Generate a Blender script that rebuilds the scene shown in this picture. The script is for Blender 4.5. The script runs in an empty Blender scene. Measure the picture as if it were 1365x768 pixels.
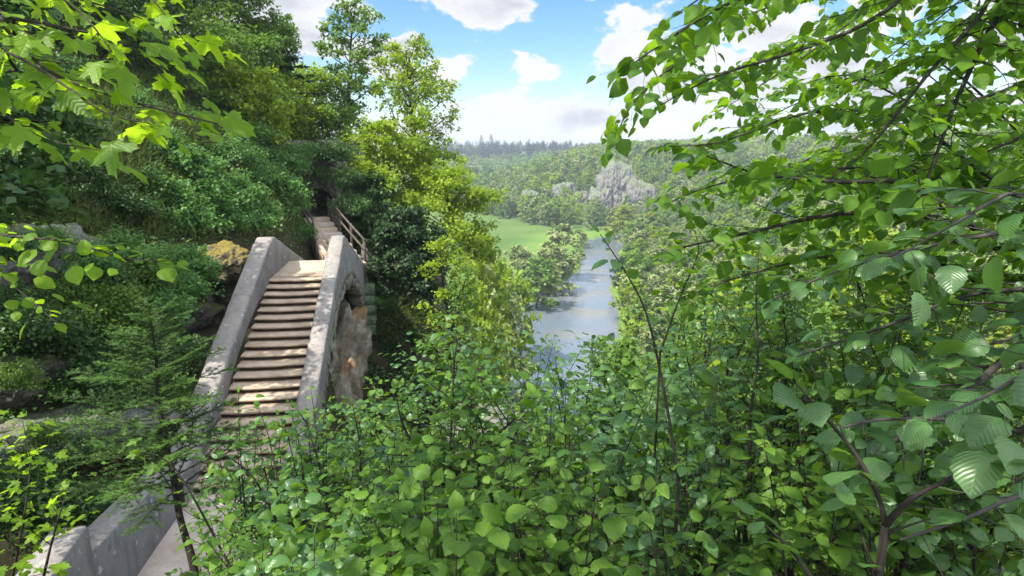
import bpy, math, random
import numpy as np
from math import radians, sin, cos, pi

# ------------------------------------------------------------------ camera, sky, sun, exposure
scene = bpy.context.scene
COL = scene.collection
PITCH = radians(12.6)
FPX = 843.0                      # focal length in photograph pixels (1365 wide)
cam_d = bpy.data.cameras.new("camera"); cam = bpy.data.objects.new("camera", cam_d); COL.objects.link(cam)
cam_d.sensor_width = 36.0; cam_d.lens = 36.0 * FPX / 1365.0
cam_d.clip_start = 0.05; cam_d.clip_end = 9000
cam.location = (0, 0, 0); cam.rotation_euler = (pi / 2 - PITCH, 0, 0)
scene.camera = cam

SUN_AZ, SUN_EL = radians(-126), radians(55)        # azimuth from +Y towards +X
SUN_DIR = np.array([sin(SUN_AZ) * cos(SUN_EL), cos(SUN_AZ) * cos(SUN_EL), sin(SUN_EL)])
sun_d = bpy.data.lights.new("sun", 'SUN'); sun_d.energy = 3.0; sun_d.angle = radians(0.5); sun_d.color = (1.0, 0.95, 0.86)
sun = bpy.data.objects.new("sun", sun_d); COL.objects.link(sun)
sun.rotation_euler = (pi / 2 - SUN_EL, 0, -SUN_AZ + pi)
scene.view_settings.view_transform = 'Standard'; scene.view_settings.look = 'None'
scene.view_settings.gamma = 1.0; scene.view_settings.use_curve_mapping = False
scene.view_settings.exposure = 1.52

def vec(v): return np.array(v, float)
def nrm(v):
    v = np.asarray(v, float); return v / (np.linalg.norm(v, axis=-1, keepdims=True) + 1e-9)
CP, SP = cos(PITCH), sin(PITCH)
def ray(px, py):
    xn, yn = (px - 682.5) / FPX, (384 - py) / FPX
    return vec([xn, CP + SP * yn, CP * yn - SP])
def at(px, py, Z): return ray(px, py) * Z

class NT:
    """small helper to wire shader nodes"""
    def __init__(s, tree): s.t = tree; tree.nodes.clear()
    def n(s, typ, **kw):
        nd = s.t.nodes.new(typ)
        for k, v in kw.items():
            if k.startswith('_'): setattr(nd, k[1:], v)
        return nd
    def l(s, a, b): s.t.links.new(a, b)
    def val(s, sock, v):
        if hasattr(v, 'is_output') or isinstance(v, bpy.types.NodeSocket): s.l(v, sock)
        else: sock.default_value = v
    def math(s, op, a, b=0.0, c=None, clamp=False):
        nd = s.n('ShaderNodeMath', _operation=op, _use_clamp=clamp); s.val(nd.inputs[0], a); s.val(nd.inputs[1], b)
        if c is not None: s.val(nd.inputs[2], c)
        return nd.outputs[0]
    def vmath(s, op, a, b=(0, 0, 0), out=0):
        nd = s.n('ShaderNodeVectorMath', _operation=op); s.val(nd.inputs[0], a); s.val(nd.inputs[1], b)
        return nd.outputs[out]
    def mix(s, f, a, b, blend='MIX'):
        nd = s.n('ShaderNodeMix', _data_type='RGBA', _blend_type=blend)
        s.val(nd.inputs[0], f); s.val(nd.inputs[6], a); s.val(nd.inputs[7], b); return nd.outputs[2]
    def noise(s, vecs, scale, detail=4, rough=0.55, col=False, dist=0.0):
        nd = s.n('ShaderNodeTexNoise'); s.val(nd.inputs['Scale'], scale); nd.inputs['Detail'].default_value = detail
        nd.inputs['Roughness'].default_value = rough; nd.inputs['Distortion'].default_value = dist
        if vecs is not None: s.l(vecs, nd.inputs['Vector'])
        return nd.outputs[1 if col else 0]
    def ramp(s, f, a, b, lo=0.0, hi=1.0):
        nd = s.n('ShaderNodeMapRange'); nd.interpolation_type = 'SMOOTHSTEP'; s.val(nd.inputs[0], f)
        s.val(nd.inputs[1], a); s.val(nd.inputs[2], b); s.val(nd.inputs[3], lo); s.val(nd.inputs[4], hi); return nd.outputs[0]

def c4(c): return (c[0], c[1], c[2], 1.0)

def build_world():
    w = bpy.data.worlds.new("World"); scene.world = w; w.use_nodes = True
    k = NT(w.node_tree)
    sky = k.n('ShaderNodeTexSky', _sky_type='NISHITA'); sky.sun_disc = False
    sky.sun_elevation = SUN_EL; sky.sun_rotation = SUN_AZ
    sky.air_density = 1.0; sky.dust_density = 0.6; sky.ozone_density = 2.0
    tc = k.n('ShaderNodeTexCoord'); d = tc.outputs['Generated']
    # cumulus: soft lumps at chosen headings, broken up by noise over the direction
    stretch = k.vmath('MULTIPLY', d, (1.0, 1.0, 1.7))
    n1 = k.noise(stretch, 8.0, 9, 0.6)
    n2 = k.noise(stretch, 16.0, 6, 0.6)
    lumps = [(630, 2, .085, .045), (540, 62, .05, .025), (592, 92, .04, .035), (700, 145, .13, .032), (620, 170, .12, .022), (770, 160, .10, .03),
             (850, 75, .075, .055), (722, 98, .055, .035), (385, 10, .075, .075), (960, 120, .13, .10), (1080, 70, .16, .09),
             (1240, 130, .18, .12), (300, -60, .2, .1), (1340, 20, .2, .14), (505, 70, .05, .03), (900, -120, .3, .08), (200, 40, .2, .1)]
    tot = None
    for px, py, wx, wz in lumps:
        c = nrm(ray(px, py))
        df = k.vmath('SUBTRACT', d, tuple(c))
        sc = k.vmath('MULTIPLY', df, (1 / wx, 1 / wx, 1 / wz))
        ln = k.vmath('DOT_PRODUCT', sc, sc, out=1)
        g = k.math('POWER', 2.718, k.math('MULTIPLY', ln, -0.9))
        tot = g if tot is None else k.math('MAXIMUM', tot, g)
    # scattered cumulus added out of view in the sky dome for soft fill
    wide = k.ramp(k.noise(stretch, 2.2, 3, 0.5), 0.40, 0.58, 0.0, 0.9)
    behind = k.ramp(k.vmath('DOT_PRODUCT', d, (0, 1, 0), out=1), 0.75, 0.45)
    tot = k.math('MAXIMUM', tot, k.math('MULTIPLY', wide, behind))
    dens = k.math('ADD', tot, k.math('MULTIPLY', k.math('SUBTRACT', n1, 0.5), 2.6))
    dens = k.math('ADD', dens, k.math('MULTIPLY', k.math('SUBTRACT', n2, 0.5), 0.7))
    cover = k.ramp(dens, 0.46, 0.68)
    # body of the clouds: grey bases, white tops
    body = k.ramp(k.noise(k.vmath('ADD', stretch, (0.02, 0.0, 0.055)), 5.5, 6, 0.55), 0.36, 0.62)
    ccol = k.mix(body, (3.0, 3.03, 3.12, 1), (1.75, 1.83, 2.08, 1))
    ccol = k.mix(k.ramp(dens, 0.5, 1.3), (3.0, 3.03, 3.12, 1), ccol)
    bright = k.n('ShaderNodeVectorMath', _operation='SCALE'); k.l(ccol, bright.inputs[0]); k.l(k.math('ADD', 1.0, k.math('MULTIPLY', behind, 2.6)), bright.inputs['Scale']); ccol = bright.outputs[0]  # clouds out of view boosted as added fill light
    hs = k.n('ShaderNodeHueSaturation'); hs.inputs['Saturation'].default_value = 1.35; hs.inputs['Value'].default_value = 0.60
    k.l(sky.outputs[0], hs.inputs['Color'])
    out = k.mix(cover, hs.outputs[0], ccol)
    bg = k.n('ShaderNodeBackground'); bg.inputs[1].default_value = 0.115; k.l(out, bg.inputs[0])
    o = k.n('ShaderNodeOutputWorld'); k.l(bg.outputs[0], o.inputs[0])
build_world()

scene.cycles.max_bounces = 7; scene.cycles.diffuse_bounces = 3; scene.cycles.glossy_bounces = 2
scene.cycles.transmission_bounces = 4; scene.cycles.transparent_max_bounces = 6; scene.cycles.volume_bounces = 0
scene.cycles.caustics_reflective = False; scene.cycles.caustics_refractive = False
scene.cycles.sample_clamp_indirect = 4.0
try:
    scene.cycles.use_denoising = True; scene.cycles.denoiser = 'OPENIMAGEDENOISE'
except Exception: pass

# ------------------------------------------------------------------ numpy noise
def _h(i, j, k):
    n = (i * 374761393 + j * 668265263 + k * 1274126177) & 0xFFFFFFFF
    n = ((n ^ (n >> 13)) * 1274126177) & 0xFFFFFFFF
    n = n ^ (n >> 16)
    return (n & 0xFFFF) / 65535.0
def vnoise(P):
    P = np.asarray(P, float); I = np.floor(P).astype(np.int64); F = P - I; F = F * F * (3 - 2 * F)
    r = 0
    for a in (0, 1):
        for b in (0, 1):
            for c in (0, 1):
                w = (F[..., 0] if a else 1 - F[..., 0]) * (F[..., 1] if b else 1 - F[..., 1]) * (F[..., 2] if c else 1 - F[..., 2])
                r = r + w * _h(I[..., 0] + a, I[..., 1] + b, I[..., 2] + c)
    return r - 0.5
def fbm(P, oct=4, gain=0.5):
    P = np.asarray(P, float); s = 0; a = 1.0
    for i in range(oct):
        s = s + a * vnoise(P * (2.03 ** i) + 17.3 * i); a *= gain
    return s

# ------------------------------------------------------------------ materials
MATS = {}
def new_mat(name):
    m = bpy.data.materials.new(name); m.use_nodes = True; MATS[name] = m
    return m, NT(m.node_tree)
def finish(k, shader, disp=None):
    o = k.n('ShaderNodeOutputMaterial'); k.l(shader, o.inputs[0])
def princ(k, col, rough=0.7, spec=0.3, normal=None):
    b = k.n('ShaderNodeBsdfPrincipled'); k.val(b.inputs['Base Color'], col); k.val(b.inputs['Roughness'], rough)
    b.inputs['Specular IOR Level'].default_value = spec
    if normal is not None: k.l(normal, b.inputs['Normal'])
    return b.outputs[0]
def bump(k, h, strength=0.4, dist=0.05):
    b = k.n('ShaderNodeBump'); b.inputs['Strength'].default_value = strength; b.inputs['Distance'].default_value = dist
    k.l(h, b.inputs['Height']); return b.outputs[0]

def leaf_mat(name, dark, light, trans, tfac=0.38, rough=0.42, spec=0.4, veins=0.0, vary=0.25):
    m, k = new_mat(name)
    tone = k.n('ShaderNodeAttribute', _attribute_name='tone').outputs['Fac']
    oi = k.n('ShaderNodeObjectInfo').outputs['Random']
    f = k.math('ADD', tone, k.math('MULTIPLY', k.math('SUBTRACT', oi, 0.5), vary), clamp=True)
    col = k.mix(f, c4(dark), c4(light)); tcol = k.mix(f, c4(tuple(x * .7 for x in trans)), c4(trans))
    nm = None
    if veins:
        uv = k.n('ShaderNodeAttribute', _attribute_name='luv').outputs['Vector']
        sp = k.n('ShaderNodeSeparateXYZ'); k.l(uv, sp.inputs[0])
        ax = k.math('ABSOLUTE', sp.outputs[0])
        ph = k.math('SUBTRACT', k.math('MULTIPLY', sp.outputs[1], 9.0), k.math('MULTIPLY', ax, 9.0))
        tri = k.math('ABSOLUTE', k.math('SUBTRACT', k.math('FRACT', ph), 0.5))      # 0 at vein .. .5
        side = k.ramp(tri, 0.0, 0.16, 1.0, 0.0); mid = k.ramp(ax, 0.0, 0.035, 1.0, 0.0)
        vn = k.math('MAXIMUM', side, mid)
        col = k.mix(k.math('MULTIPLY', vn, 0.30 * veins), col, c4(tuple(min(1, x * 2.1 + .01) for x in light)))
        tcol = k.mix(k.math('MULTIPLY', vn, 0.35 * veins), tcol, c4(tuple(x * .5 for x in trans)))
        hh = k.math('ADD', k.math('MULTIPLY', tri, 1.0), k.math('MULTIPLY', vn, -0.25))
        nm = bump(k, hh, 0.55 * veins, 0.010)
    p = k.n('ShaderNodeBsdfPrincipled'); k.l(col, p.inputs['Base Color']); p.inputs['Roughness'].default_value = rough
    p.inputs['Specular IOR Level'].default_value = spec
    t = k.n('ShaderNodeBsdfTranslucent'); k.l(tcol, t.inputs[0])
    if nm is not None: k.l(nm, p.inputs['Normal'])
    mx = k.n('ShaderNodeMixShader'); mx.inputs[0].default_value = tfac; k.l(p.outputs[0], mx.inputs[1]); k.l(t.outputs[0], mx.inputs[2])
    finish(k, mx.outputs[0]); return m

def simple_mat(name, c1, c2, scale=4.0, rough=0.8, bumps=0.4, bd=0.05, spec=0.25, detail=6, coords='Object'):
    m, k = new_mat(name); tc = k.n('ShaderNodeTexCoord').outputs[coords]
    n = k.noise(tc, scale, detail, 0.6); n2 = k.noise(tc, scale * 6, 4, 0.6)
    col = k.mix(k.ramp(n, 0.32, 0.68), c4(c1), c4(c2))
    col = k.mix(k.math('MULTIPLY', k.ramp(n2, 0.5, 0.75), 0.35), col, c4(tuple(x * .45 for x in c1)))
    finish(k, princ(k, col, rough, spec, bump(k, k.math('ADD', n, k.math('MULTIPLY', n2, 0.4)), bumps, bd))); return m

def rock_mat(name, c1, c2, stain, moss=0.5, mosscol=(0.05, 0.075, 0.015), scale=1.0, dark=(0.03, 0.028, 0.025)):
    m, k = new_mat(name); g = k.n('ShaderNodeNewGeometry'); P = g.outputs['Position']
    n = k.noise(P, 1.1 * scale, 8, 0.62); n2 = k.noise(P, 5.0 * scale, 6, 0.65); n3 = k.noise(P, 0.5 * scale, 3, 0.5)
    col = k.mix(k.ramp(n, 0.35, 0.66), c4(c1), c4(c2))
    col = k.mix(k.math('MULTIPLY', k.ramp(n3, 0.5, 0.64), 0.7), col, c4(stain))
    vo = k.n('ShaderNodeTexVoronoi', _feature='DISTANCE_TO_EDGE'); vo.inputs['Scale'].default_value = 1.6 * scale
    k.l(k.vmath('ADD', P, k.vmath('SCALE', k.noise(P, 2.5 * scale, 4, 0.6, col=True), (0, 0, 0))), vo.inputs['Vector'])
    crack = k.ramp(vo.outputs[0], 0.0, 0.07, 1.0, 0.0)
    pit = k.ramp(n2, 0.58, 0.75)
    col = k.mix(k.math('MULTIPLY', k.math('MAXIMUM', k.math('MULTIPLY', crack, n), pit), 0.75), col, c4(dark))
    sp = k.n('ShaderNodeSeparateXYZ'); k.l(g.outputs['Normal'], sp.inputs[0])
    mz = k.math('ADD', sp.outputs[2], k.math('MULTIPLY', k.math('SUBTRACT', n, 0.5), 2.6))
    mm = k.math('MULTIPLY', k.ramp(mz, 0.35, 0.75), moss)
    col = k.mix(mm, col, k.mix(n2, c4(mosscol), c4(tuple(x * 2.2 for x in mosscol))))
    h = k.math('ADD', k.math('ADD', n, k.math('MULTIPLY', n2, 0.45)), k.math('MULTIPLY', crack, -0.12))
    finish(k, princ(k, col, 0.9, 0.2, bump(k, h, 0.9, 0.16 / scale))); return m

def concrete_mat(name, base, tint, lichen=0.5):
    m, k = new_mat(name); g = k.n('ShaderNodeNewGeometry'); P = g.outputs['Position']
    n = k.noise(P, 1.3, 7, 0.65); n2 = k.noise(P, 9.0, 6, 0.7); n3 = k.noise(P, 38.0, 3, 0.6)
    streak = k.noise(k.vmath('MULTIPLY', P, (2.6, 2.6, 0.35)), 2.2, 5, 0.6)
    col = k.mix(k.ramp(n, 0.3, 0.7), c4(base), c4(tint))
    col = k.mix(k.math('MULTIPLY', k.ramp(streak, 0.5, 0.72), 0.65), col, (0.075, 0.075, 0.075, 1))
    col = k.mix(k.math('MULTIPLY', k.ramp(n2, 0.55, 0.72), 0.5), col, (0.10, 0.10, 0.09, 1))
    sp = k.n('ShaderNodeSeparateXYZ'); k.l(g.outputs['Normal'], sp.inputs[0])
    col = k.mix(k.math('MULTIPLY', k.ramp(k.noise(P, 6.5, 2, 0.4), 0.66, 0.73), lichen), col, (0.50, 0.50, 0.46, 1))
    up = k.math('MULTIPLY', k.ramp(sp.outputs[2], 0.5, 0.9), 0.5)  # tops painted lighter: weathered dust plus the light that caps catch
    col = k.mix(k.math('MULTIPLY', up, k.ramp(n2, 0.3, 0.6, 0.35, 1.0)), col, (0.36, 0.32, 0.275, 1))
    col = k.mix(k.math('MULTIPLY', k.ramp(k.noise(P, 2.6, 8, 0.7), 0.55, 0.68), 0.55), col, (0.060, 0.062, 0.055, 1))
    mo = k.math('MULTIPLY', k.ramp(k.noise(P, 1.7, 6, 0.7), 0.60, 0.72), k.ramp(n3, 0.35, 0.6)); col = k.mix(k.math('MULTIPLY', mo, 0.6), col, (0.075, 0.085, 0.03, 1))
    col = k.mix(k.math('MULTIPLY', k.ramp(n3, 0.45, 0.7), 0.3), col, (0.08, 0.08, 0.075, 1))
    h = k.math('ADD', k.math('MULTIPLY', n, 0.5), k.math('ADD', k.math('MULTIPLY', n2, 0.5), k.math('MULTIPLY', n3, 0.25)))
    finish(k, princ(k, col, 0.88, 0.25, bump(k, h, 0.55, 0.03))); return m

leaf_mat('hazel_leaf', (0.030, 0.092, 0.010), (0.125, 0.235, 0.022), (0.26, 0.48, 0.025), 0.36, 0.44, 0.40, veins=0.6)
leaf_mat('hazel_leaf_cool', (0.032, 0.096, 0.024), (0.098, 0.205, 0.050), (0.24, 0.45, 0.04), 0.34, 0.34, 0.65, veins=0.42)
leaf_mat('canopy_leaf', (0.036, 0.105, 0.008), (0.11, 0.225, 0.016), (0.28, 0.52, 0.02), 0.5, 0.48, 0.3, veins=0.6)
leaf_mat('maple_leaf', (0.085, 0.185, 0.012), (0.19, 0.33, 0.02), (0.48, 0.74, 0.025), 0.58, 0.42, 0.35, veins=0.4)
leaf_mat('spring_leaf', (0.11, 0.19, 0.012), (0.28, 0.38, 0.026), (0.42, 0.6, 0.03), 0.42, 0.5, 0.3)
leaf_mat('mid_leaf', (0.065, 0.135, 0.022), (0.160, 0.265, 0.048), (0.22, 0.40, 0.04), 0.36, 0.5, 0.3)
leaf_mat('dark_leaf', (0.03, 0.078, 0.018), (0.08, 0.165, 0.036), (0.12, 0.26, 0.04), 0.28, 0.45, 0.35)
leaf_mat('slope_leaf', (0.048, 0.135, 0.034), (0.150, 0.305, 0.072), (0.26, 0.48, 0.08), 0.34, 0.45, 0.35)
leaf_mat('grey_leaf', (0.190, 0.240, 0.080), (0.340, 0.390, 0.150), (0.22, 0.32, 0.08), 0.35, 0.6, 0.2)
leaf_mat('yellow_leaf', (0.150, 0.200, 0.020), (0.290, 0.340, 0.035), (0.40, 0.50, 0.04), 0.4, 0.55, 0.25)
leaf_mat('needle', (0.012, 0.034, 0.012), (0.035, 0.080, 0.020), (0.06, 0.14, 0.03), 0.15, 0.5, 0.3)
leaf_mat('young_needle', (0.02, 0.062, 0.014), (0.085, 0.175, 0.026), (0.14, 0.28, 0.03), 0.25, 0.5, 0.3)
leaf_mat('far_needle', (0.014, 0.036, 0.018), (0.030, 0.065, 0.030), (0.04, 0.09, 0.03), 0.15, 0.6, 0.2)
leaf_mat('grass_blade', (0.050, 0.100, 0.020), (0.210, 0.230, 0.080), (0.25, 0.35, 0.08), 0.35, 0.6, 0.2)
simple_mat('bark', (0.030, 0.026, 0.021), (0.060, 0.052, 0.042), 14, 0.9, 0.7, 0.02)
simple_mat('grey_bark', (0.045, 0.041, 0.036), (0.085, 0.078, 0.069), 10, 0.9, 0.6, 0.03)
simple_mat('twig', (0.020, 0.017, 0.013), (0.042, 0.034, 0.026), 20, 0.8, 0.4, 0.01)
simple_mat('soil', (0.030, 0.024, 0.016), (0.075, 0.058, 0.036), 3.5, 0.95, 0.8, 0.08)
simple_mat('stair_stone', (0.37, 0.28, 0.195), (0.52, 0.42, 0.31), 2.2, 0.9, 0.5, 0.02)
simple_mat('shaded_riser_stone', (0.115, 0.080, 0.056), (0.19, 0.135, 0.095), 3.0, 0.95, 0.6, 0.03)  # dark riser tone: grime plus painted shade beneath the tread nosings
simple_mat('path_floor', (0.40, 0.33, 0.27), (0.56, 0.48, 0.41), 1.6, 0.92, 0.6, 0.03)
simple_mat('old_timber', (0.065, 0.052, 0.040), (0.12, 0.10, 0.078), 6, 0.85, 0.5, 0.02)
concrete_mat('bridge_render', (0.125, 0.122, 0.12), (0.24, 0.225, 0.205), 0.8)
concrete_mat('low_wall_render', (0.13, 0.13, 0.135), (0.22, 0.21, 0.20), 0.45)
rock_mat('grey_limestone', (0.17, 0.165, 0.16), (0.38, 0.375, 0.37), (0.24, 0.20, 0.15), 0.65)
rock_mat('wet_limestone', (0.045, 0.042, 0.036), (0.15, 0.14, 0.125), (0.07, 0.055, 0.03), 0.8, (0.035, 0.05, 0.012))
rock_mat('cave_limestone', (0.10, 0.09, 0.075), (0.30, 0.28, 0.25), (0.17, 0.12, 0.08), 0.45, (0.05, 0.075, 0.02), scale=1.7)
rock_mat('orange_rock', (0.26, 0.21, 0.15), (0.50, 0.46, 0.39), (0.38, 0.21, 0.075), 0.4, scale=1.5)
rock_mat('moss_rock', (0.13, 0.11, 0.07), (0.25, 0.21, 0.13), (0.26, 0.19, 0.05), 0.95, (0.12, 0.095, 0.02), scale=1.4)
rock_mat('arch_stone', (0.10, 0.095, 0.08), (0.30, 0.28, 0.24), (0.07, 0.08, 0.04), 0.5, scale=2.6)
rock_mat('green_stone', (0.09, 0.13, 0.07), (0.20, 0.25, 0.16), (0.07, 0.10, 0.05), 0.3, (0.05, 0.09, 0.03), scale=1.6)
rock_mat('far_limestone', (0.14, 0.138, 0.13), (0.28, 0.275, 0.265), (0.18, 0.16, 0.125), 0.75, (0.07, 0.10, 0.03), scale=0.14)

def ground_mat():
    m, k = new_mat('ground'); g = k.n('ShaderNodeNewGeometry'); P = g.outputs['Position']
    sp = k.n('ShaderNodeSeparateXYZ'); k.l(P, sp.inputs[0])
    n = k.noise(P, 0.8, 7, 0.62); n2 = k.noise(P, 0.02, 5, 0.6); n3 = k.noise(P, 7.0, 4, 0.6)
    soil = k.mix(k.ramp(n, 0.3, 0.7), (0.032, 0.026, 0.016, 1), (0.080, 0.064, 0.038, 1))
    soil = k.mix(k.math('MULTIPLY', k.ramp(n3, 0.45, 0.6), 0.6), soil, (0.035, 0.060, 0.018, 1))
    far = k.mix(k.ramp(n2, 0.35, 0.65), (0.045, 0.085, 0.025, 1), (0.085, 0.13, 0.035, 1))
    meadow = k.mix(k.ramp(k.noise(P, 0.05, 5, 0.6), 0.3, 0.7), (0.085, 0.185, 0.024, 1), (0.150, 0.225, 0.045, 1))
    meadow = k.mix(k.math('MULTIPLY', k.ramp(k.noise(P, 0.35, 6, 0.7), 0.45, 0.65), 0.4), meadow, (0.15, 0.19, 0.06, 1))
    flat = k.math('MULTIPLY', k.ramp(sp.outputs[2], -42.6, -43.6), k.ramp(sp.outputs[1], 90, 140))
    fy = k.ramp(sp.outputs[1], 45, 90)
    far = k.mix(flat, far, meadow)
    col = k.mix(fy, soil, far)
    top = k.math('MULTIPLY', k.ramp(sp.outputs[1], 1120, 1230), k.ramp(n2, 0.25, 0.6))
    col = k.mix(top, col, (0.085, 0.175, 0.045, 1))
    finish(k, princ(k, col, 0.95, 0.1, bump(k, n, 0.7, 0.1)))
ground_mat()

def water_mat():
    m, k = new_mat('river_water'); g = k.n('ShaderNodeNewGeometry'); P = g.outputs['Position']
    w1 = k.noise(k.vmath('MULTIPLY', P, (1.0, 0.55, 1)), 0.55, 4, 0.6); w2 = k.noise(P, 2.6, 3, 0.6)
    rough_area = k.ramp(k.noise(P, 0.045, 3, 0.5), 0.42, 0.62)
    h = k.math('ADD', k.math('MULTIPLY', w1, k.math('ADD', k.math('MULTIPLY', rough_area, 1.2), 0.12)), k.math('MULTIPLY', w2, 0.12))
    shallow = k.ramp(k.noise(P, 0.06, 3, 0.5), 0.5, 0.68)
    col = k.mix(shallow, (0.120, 0.150, 0.180, 1), (0.165, 0.165, 0.145, 1))  # murky water, with sky reflection put into the bluish base
    b = k.n('ShaderNodeBsdfPrincipled'); k.l(col, b.inputs['Base Color']); b.inputs['Roughness'].default_value = 0.09
    b.inputs['IOR'].default_value = 1.45; b.inputs['Specular IOR Level'].default_value = 0.9
    k.l(bump(k, h, 0.35, 0.35), b.inputs['Normal'])
    finish(k, b.outputs[0])
water_mat()

# ------------------------------------------------------------------ geometry helpers
class Geo:
    def __init__(s): s.V = []; s.F = []; s.T = []; s.U = []; s.n = 0
    def add(s, V, F, tone=None, uv=None):
        V = np.asarray(V, float).reshape(-1, 3); F = np.asarray(F, np.int64).reshape(-1, 3)
        s.V.append(V); s.F.append(F + s.n); s.n += len(V)
        s.T.append(np.full(len(V), 0.5) if tone is None else np.asarray(tone, float))
        s.U.append(np.zeros((len(V), 2)) if uv is None else np.asarray(uv, float))
    def build(s, name, mat, parent=None, smooth=True):
        me = bpy.data.meshes.new(name)
        if s.n:
            V = np.concatenate(s.V); F = np.concatenate(s.F)
            me.vertices.add(len(V)); me.vertices.foreach_set('co', V.ravel())
            me.loops.add(F.size); me.loops.foreach_set('vertex_index', F.ravel())
            me.polygons.add(len(F)); me.polygons.foreach_set('loop_start', np.arange(0, F.size, 3))
            try: me.polygons.foreach_set('loop_total', np.full(len(F), 3))
            except Exception: pass
            if smooth: me.polygons.foreach_set('use_smooth', np.ones(len(F), bool))
            a = me.attributes.new('tone', 'FLOAT', 'POINT'); a.data.foreach_set('value', np.concatenate(s.T))
            u = me.attributes.new('luv', 'FLOAT2', 'POINT'); u.data.foreach_set('vector', np.concatenate(s.U).ravel())
            me.update(); me.validate()
        me.materials.append(MATS[mat])
        o = bpy.data.objects.new(name, me); COL.objects.link(o)
        if parent is not None: o.parent = parent
        return o

def tag(o, label=None, cat=None, group=None, kind=None):
    if label: o['label'] = label
    if cat: o['category'] = cat
    if group: o['group'] = group
    if kind: o['kind'] = kind
    return o
def empty(name, loc=(0, 0, 0), label=None, cat=None, group=None, rz=0.0, sc=1.0):
    o = bpy.data.objects.new(name, None); COL.objects.link(o); o.empty_display_size = 0.2
    o.location = tuple(loc); o.rotation_euler = (0, 0, rz); o.scale = (sc, sc, sc) if np.isscalar(sc) else sc
    return tag(o, label, cat, group)
def copy_tree(o, loc, rz=0.0, sc=1.0, label=None, group=None):
    c = o.copy(); COL.objects.link(c); c.location = tuple(loc); c.rotation_euler = (0, 0, rz)
    c.scale = (sc, sc, sc) if np.isscalar(sc) else sc
    for ch in list(o.children):
        d = ch.copy(); COL.objects.link(d); d.parent = c
        for g in ch.children:
            e = g.copy(); COL.objects.link(e); e.parent = d
    if label: c['label'] = label
    if group: c['group'] = group
    return c

def quad_tris(q):
    q = np.asarray(q); return np.concatenate([q[:, [0, 1, 2]], q[:, [0, 2, 3]]])
def grid_faces(nu, nv, wrap_v=False):
    i, j = np.meshgrid(np.arange(nu - 1), np.arange(nv if wrap_v else nv - 1), indexing='ij')
    j2 = (j + 1) % nv
    q = np.stack([i * nv + j, (i + 1) * nv + j, (i + 1) * nv + j2, i * nv + j2], -1).reshape(-1, 4)
    return quad_tris(q)
def tube(geo, P, r0, r1, sides=5, cap=True, tone=0.5):
    P = np.asarray(P, float); n = len(P)
    T = nrm(np.gradient(P, axis=0)); ref = vec([0.13, 0.31, 0.94]) if abs(nrm(T.mean(0))[2]) < .9 else vec([1, .1, 0])
    A = nrm(np.cross(T, ref)); B = np.cross(T, A)
    r = np.linspace(r0, r1, n) if np.isscalar(r0) else np.asarray(r0)
    th = np.linspace(0, 2 * pi, sides, endpoint=False)
    V = P[:, None] + r[:, None, None] * (np.cos(th)[None, :, None] * A[:, None] + np.sin(th)[None, :, None] * B[:, None])
    F = grid_faces(n, sides, True); V = V.reshape(-1, 3)
    if cap:
        V = np.concatenate([V, P[:1], P[-1:]]); a = len(V) - 2
        k = np.arange(sides); k2 = (k + 1) % sides
        F = np.concatenate([F, np.stack([np.full(sides, a), k, k2], -1), np.stack([np.full(sides, a + 1), (n - 1) * sides + k2, (n - 1) * sides + k], -1)])
    geo.add(V, F, np.full(len(V), tone))
def box(geo, c, half, R=None, bev=0.0, jitter=0.0, rng=None):
    """box with chamfered edges: c centre, half extents, R 3x3 axes as rows"""
    R = np.eye(3) if R is None else np.asarray(R)
    h = np.asarray(half, float); b = min(bev, h.min() * .9) if bev else 0.0
    V = []; 
    if b == 0:
        for sx in (-1, 1):
            for sy in (-1, 1):
                for sz in (-1, 1): V.append([sx * h[0], sy * h[1], sz * h[2]])
        V = np.array(V); F = quad_tris([[0, 1, 3, 2], [4, 6, 7, 5], [0, 4, 5, 1], [2, 3, 7, 6], [0, 2, 6, 4], [1, 5, 7, 3]])
    else:
        from itertools import product
        pts = []
        for s in product((-1, 1), repeat=3):
            for ax in range(3):
                p = [s[i] * (h[i] if i == ax else h[i] - b) for i in range(3)]; pts.append(p)
        V = np.array(pts)
        import bmesh
        bm = bmesh.new()
        for p in V: bm.verts.new(p)
        r = bmesh.ops.convex_hull(bm, input=bm.verts); bmesh.ops.triangulate(bm, faces=bm.faces)
        bm.verts.index_update(); V = np.array([v.co[:] for v in bm.verts]); F = np.array([[v.index for v in f.verts] for f in bm.faces]); bm.free()
    if jitter and rng is not None: V = V + rng.normal(0, jitter, V.shape)
    geo.add(V @ R + np.asarray(c), F)
def bez(pts, n=12):
    """smooth path through control points (Catmull-Rom)"""
    P = np.asarray(pts, float)
    if len(P) == 2: return P[0] + (P[1] - P[0]) * np.linspace(0, 1, n)[:, None]
    Q = np.concatenate([[2 * P[0] - P[1]], P, [2 * P[-1] - P[-2]]]); out = []
    m = max(2, n // (len(P) - 1))
    for i in range(1, len(Q) - 2):
        t = np.linspace(0, 1, m, endpoint=False)[:, None]; a, b, c, d = Q[i - 1], Q[i], Q[i + 1], Q[i + 2]
        out.append(.5 * ((2 * b) + (c - a) * t + (2 * a - 5 * b + 4 * c - d) * t ** 2 + (3 * b - a - 3 * c + d) * t ** 3))
    out.append(P[-1:]); return np.concatenate(out)

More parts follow.
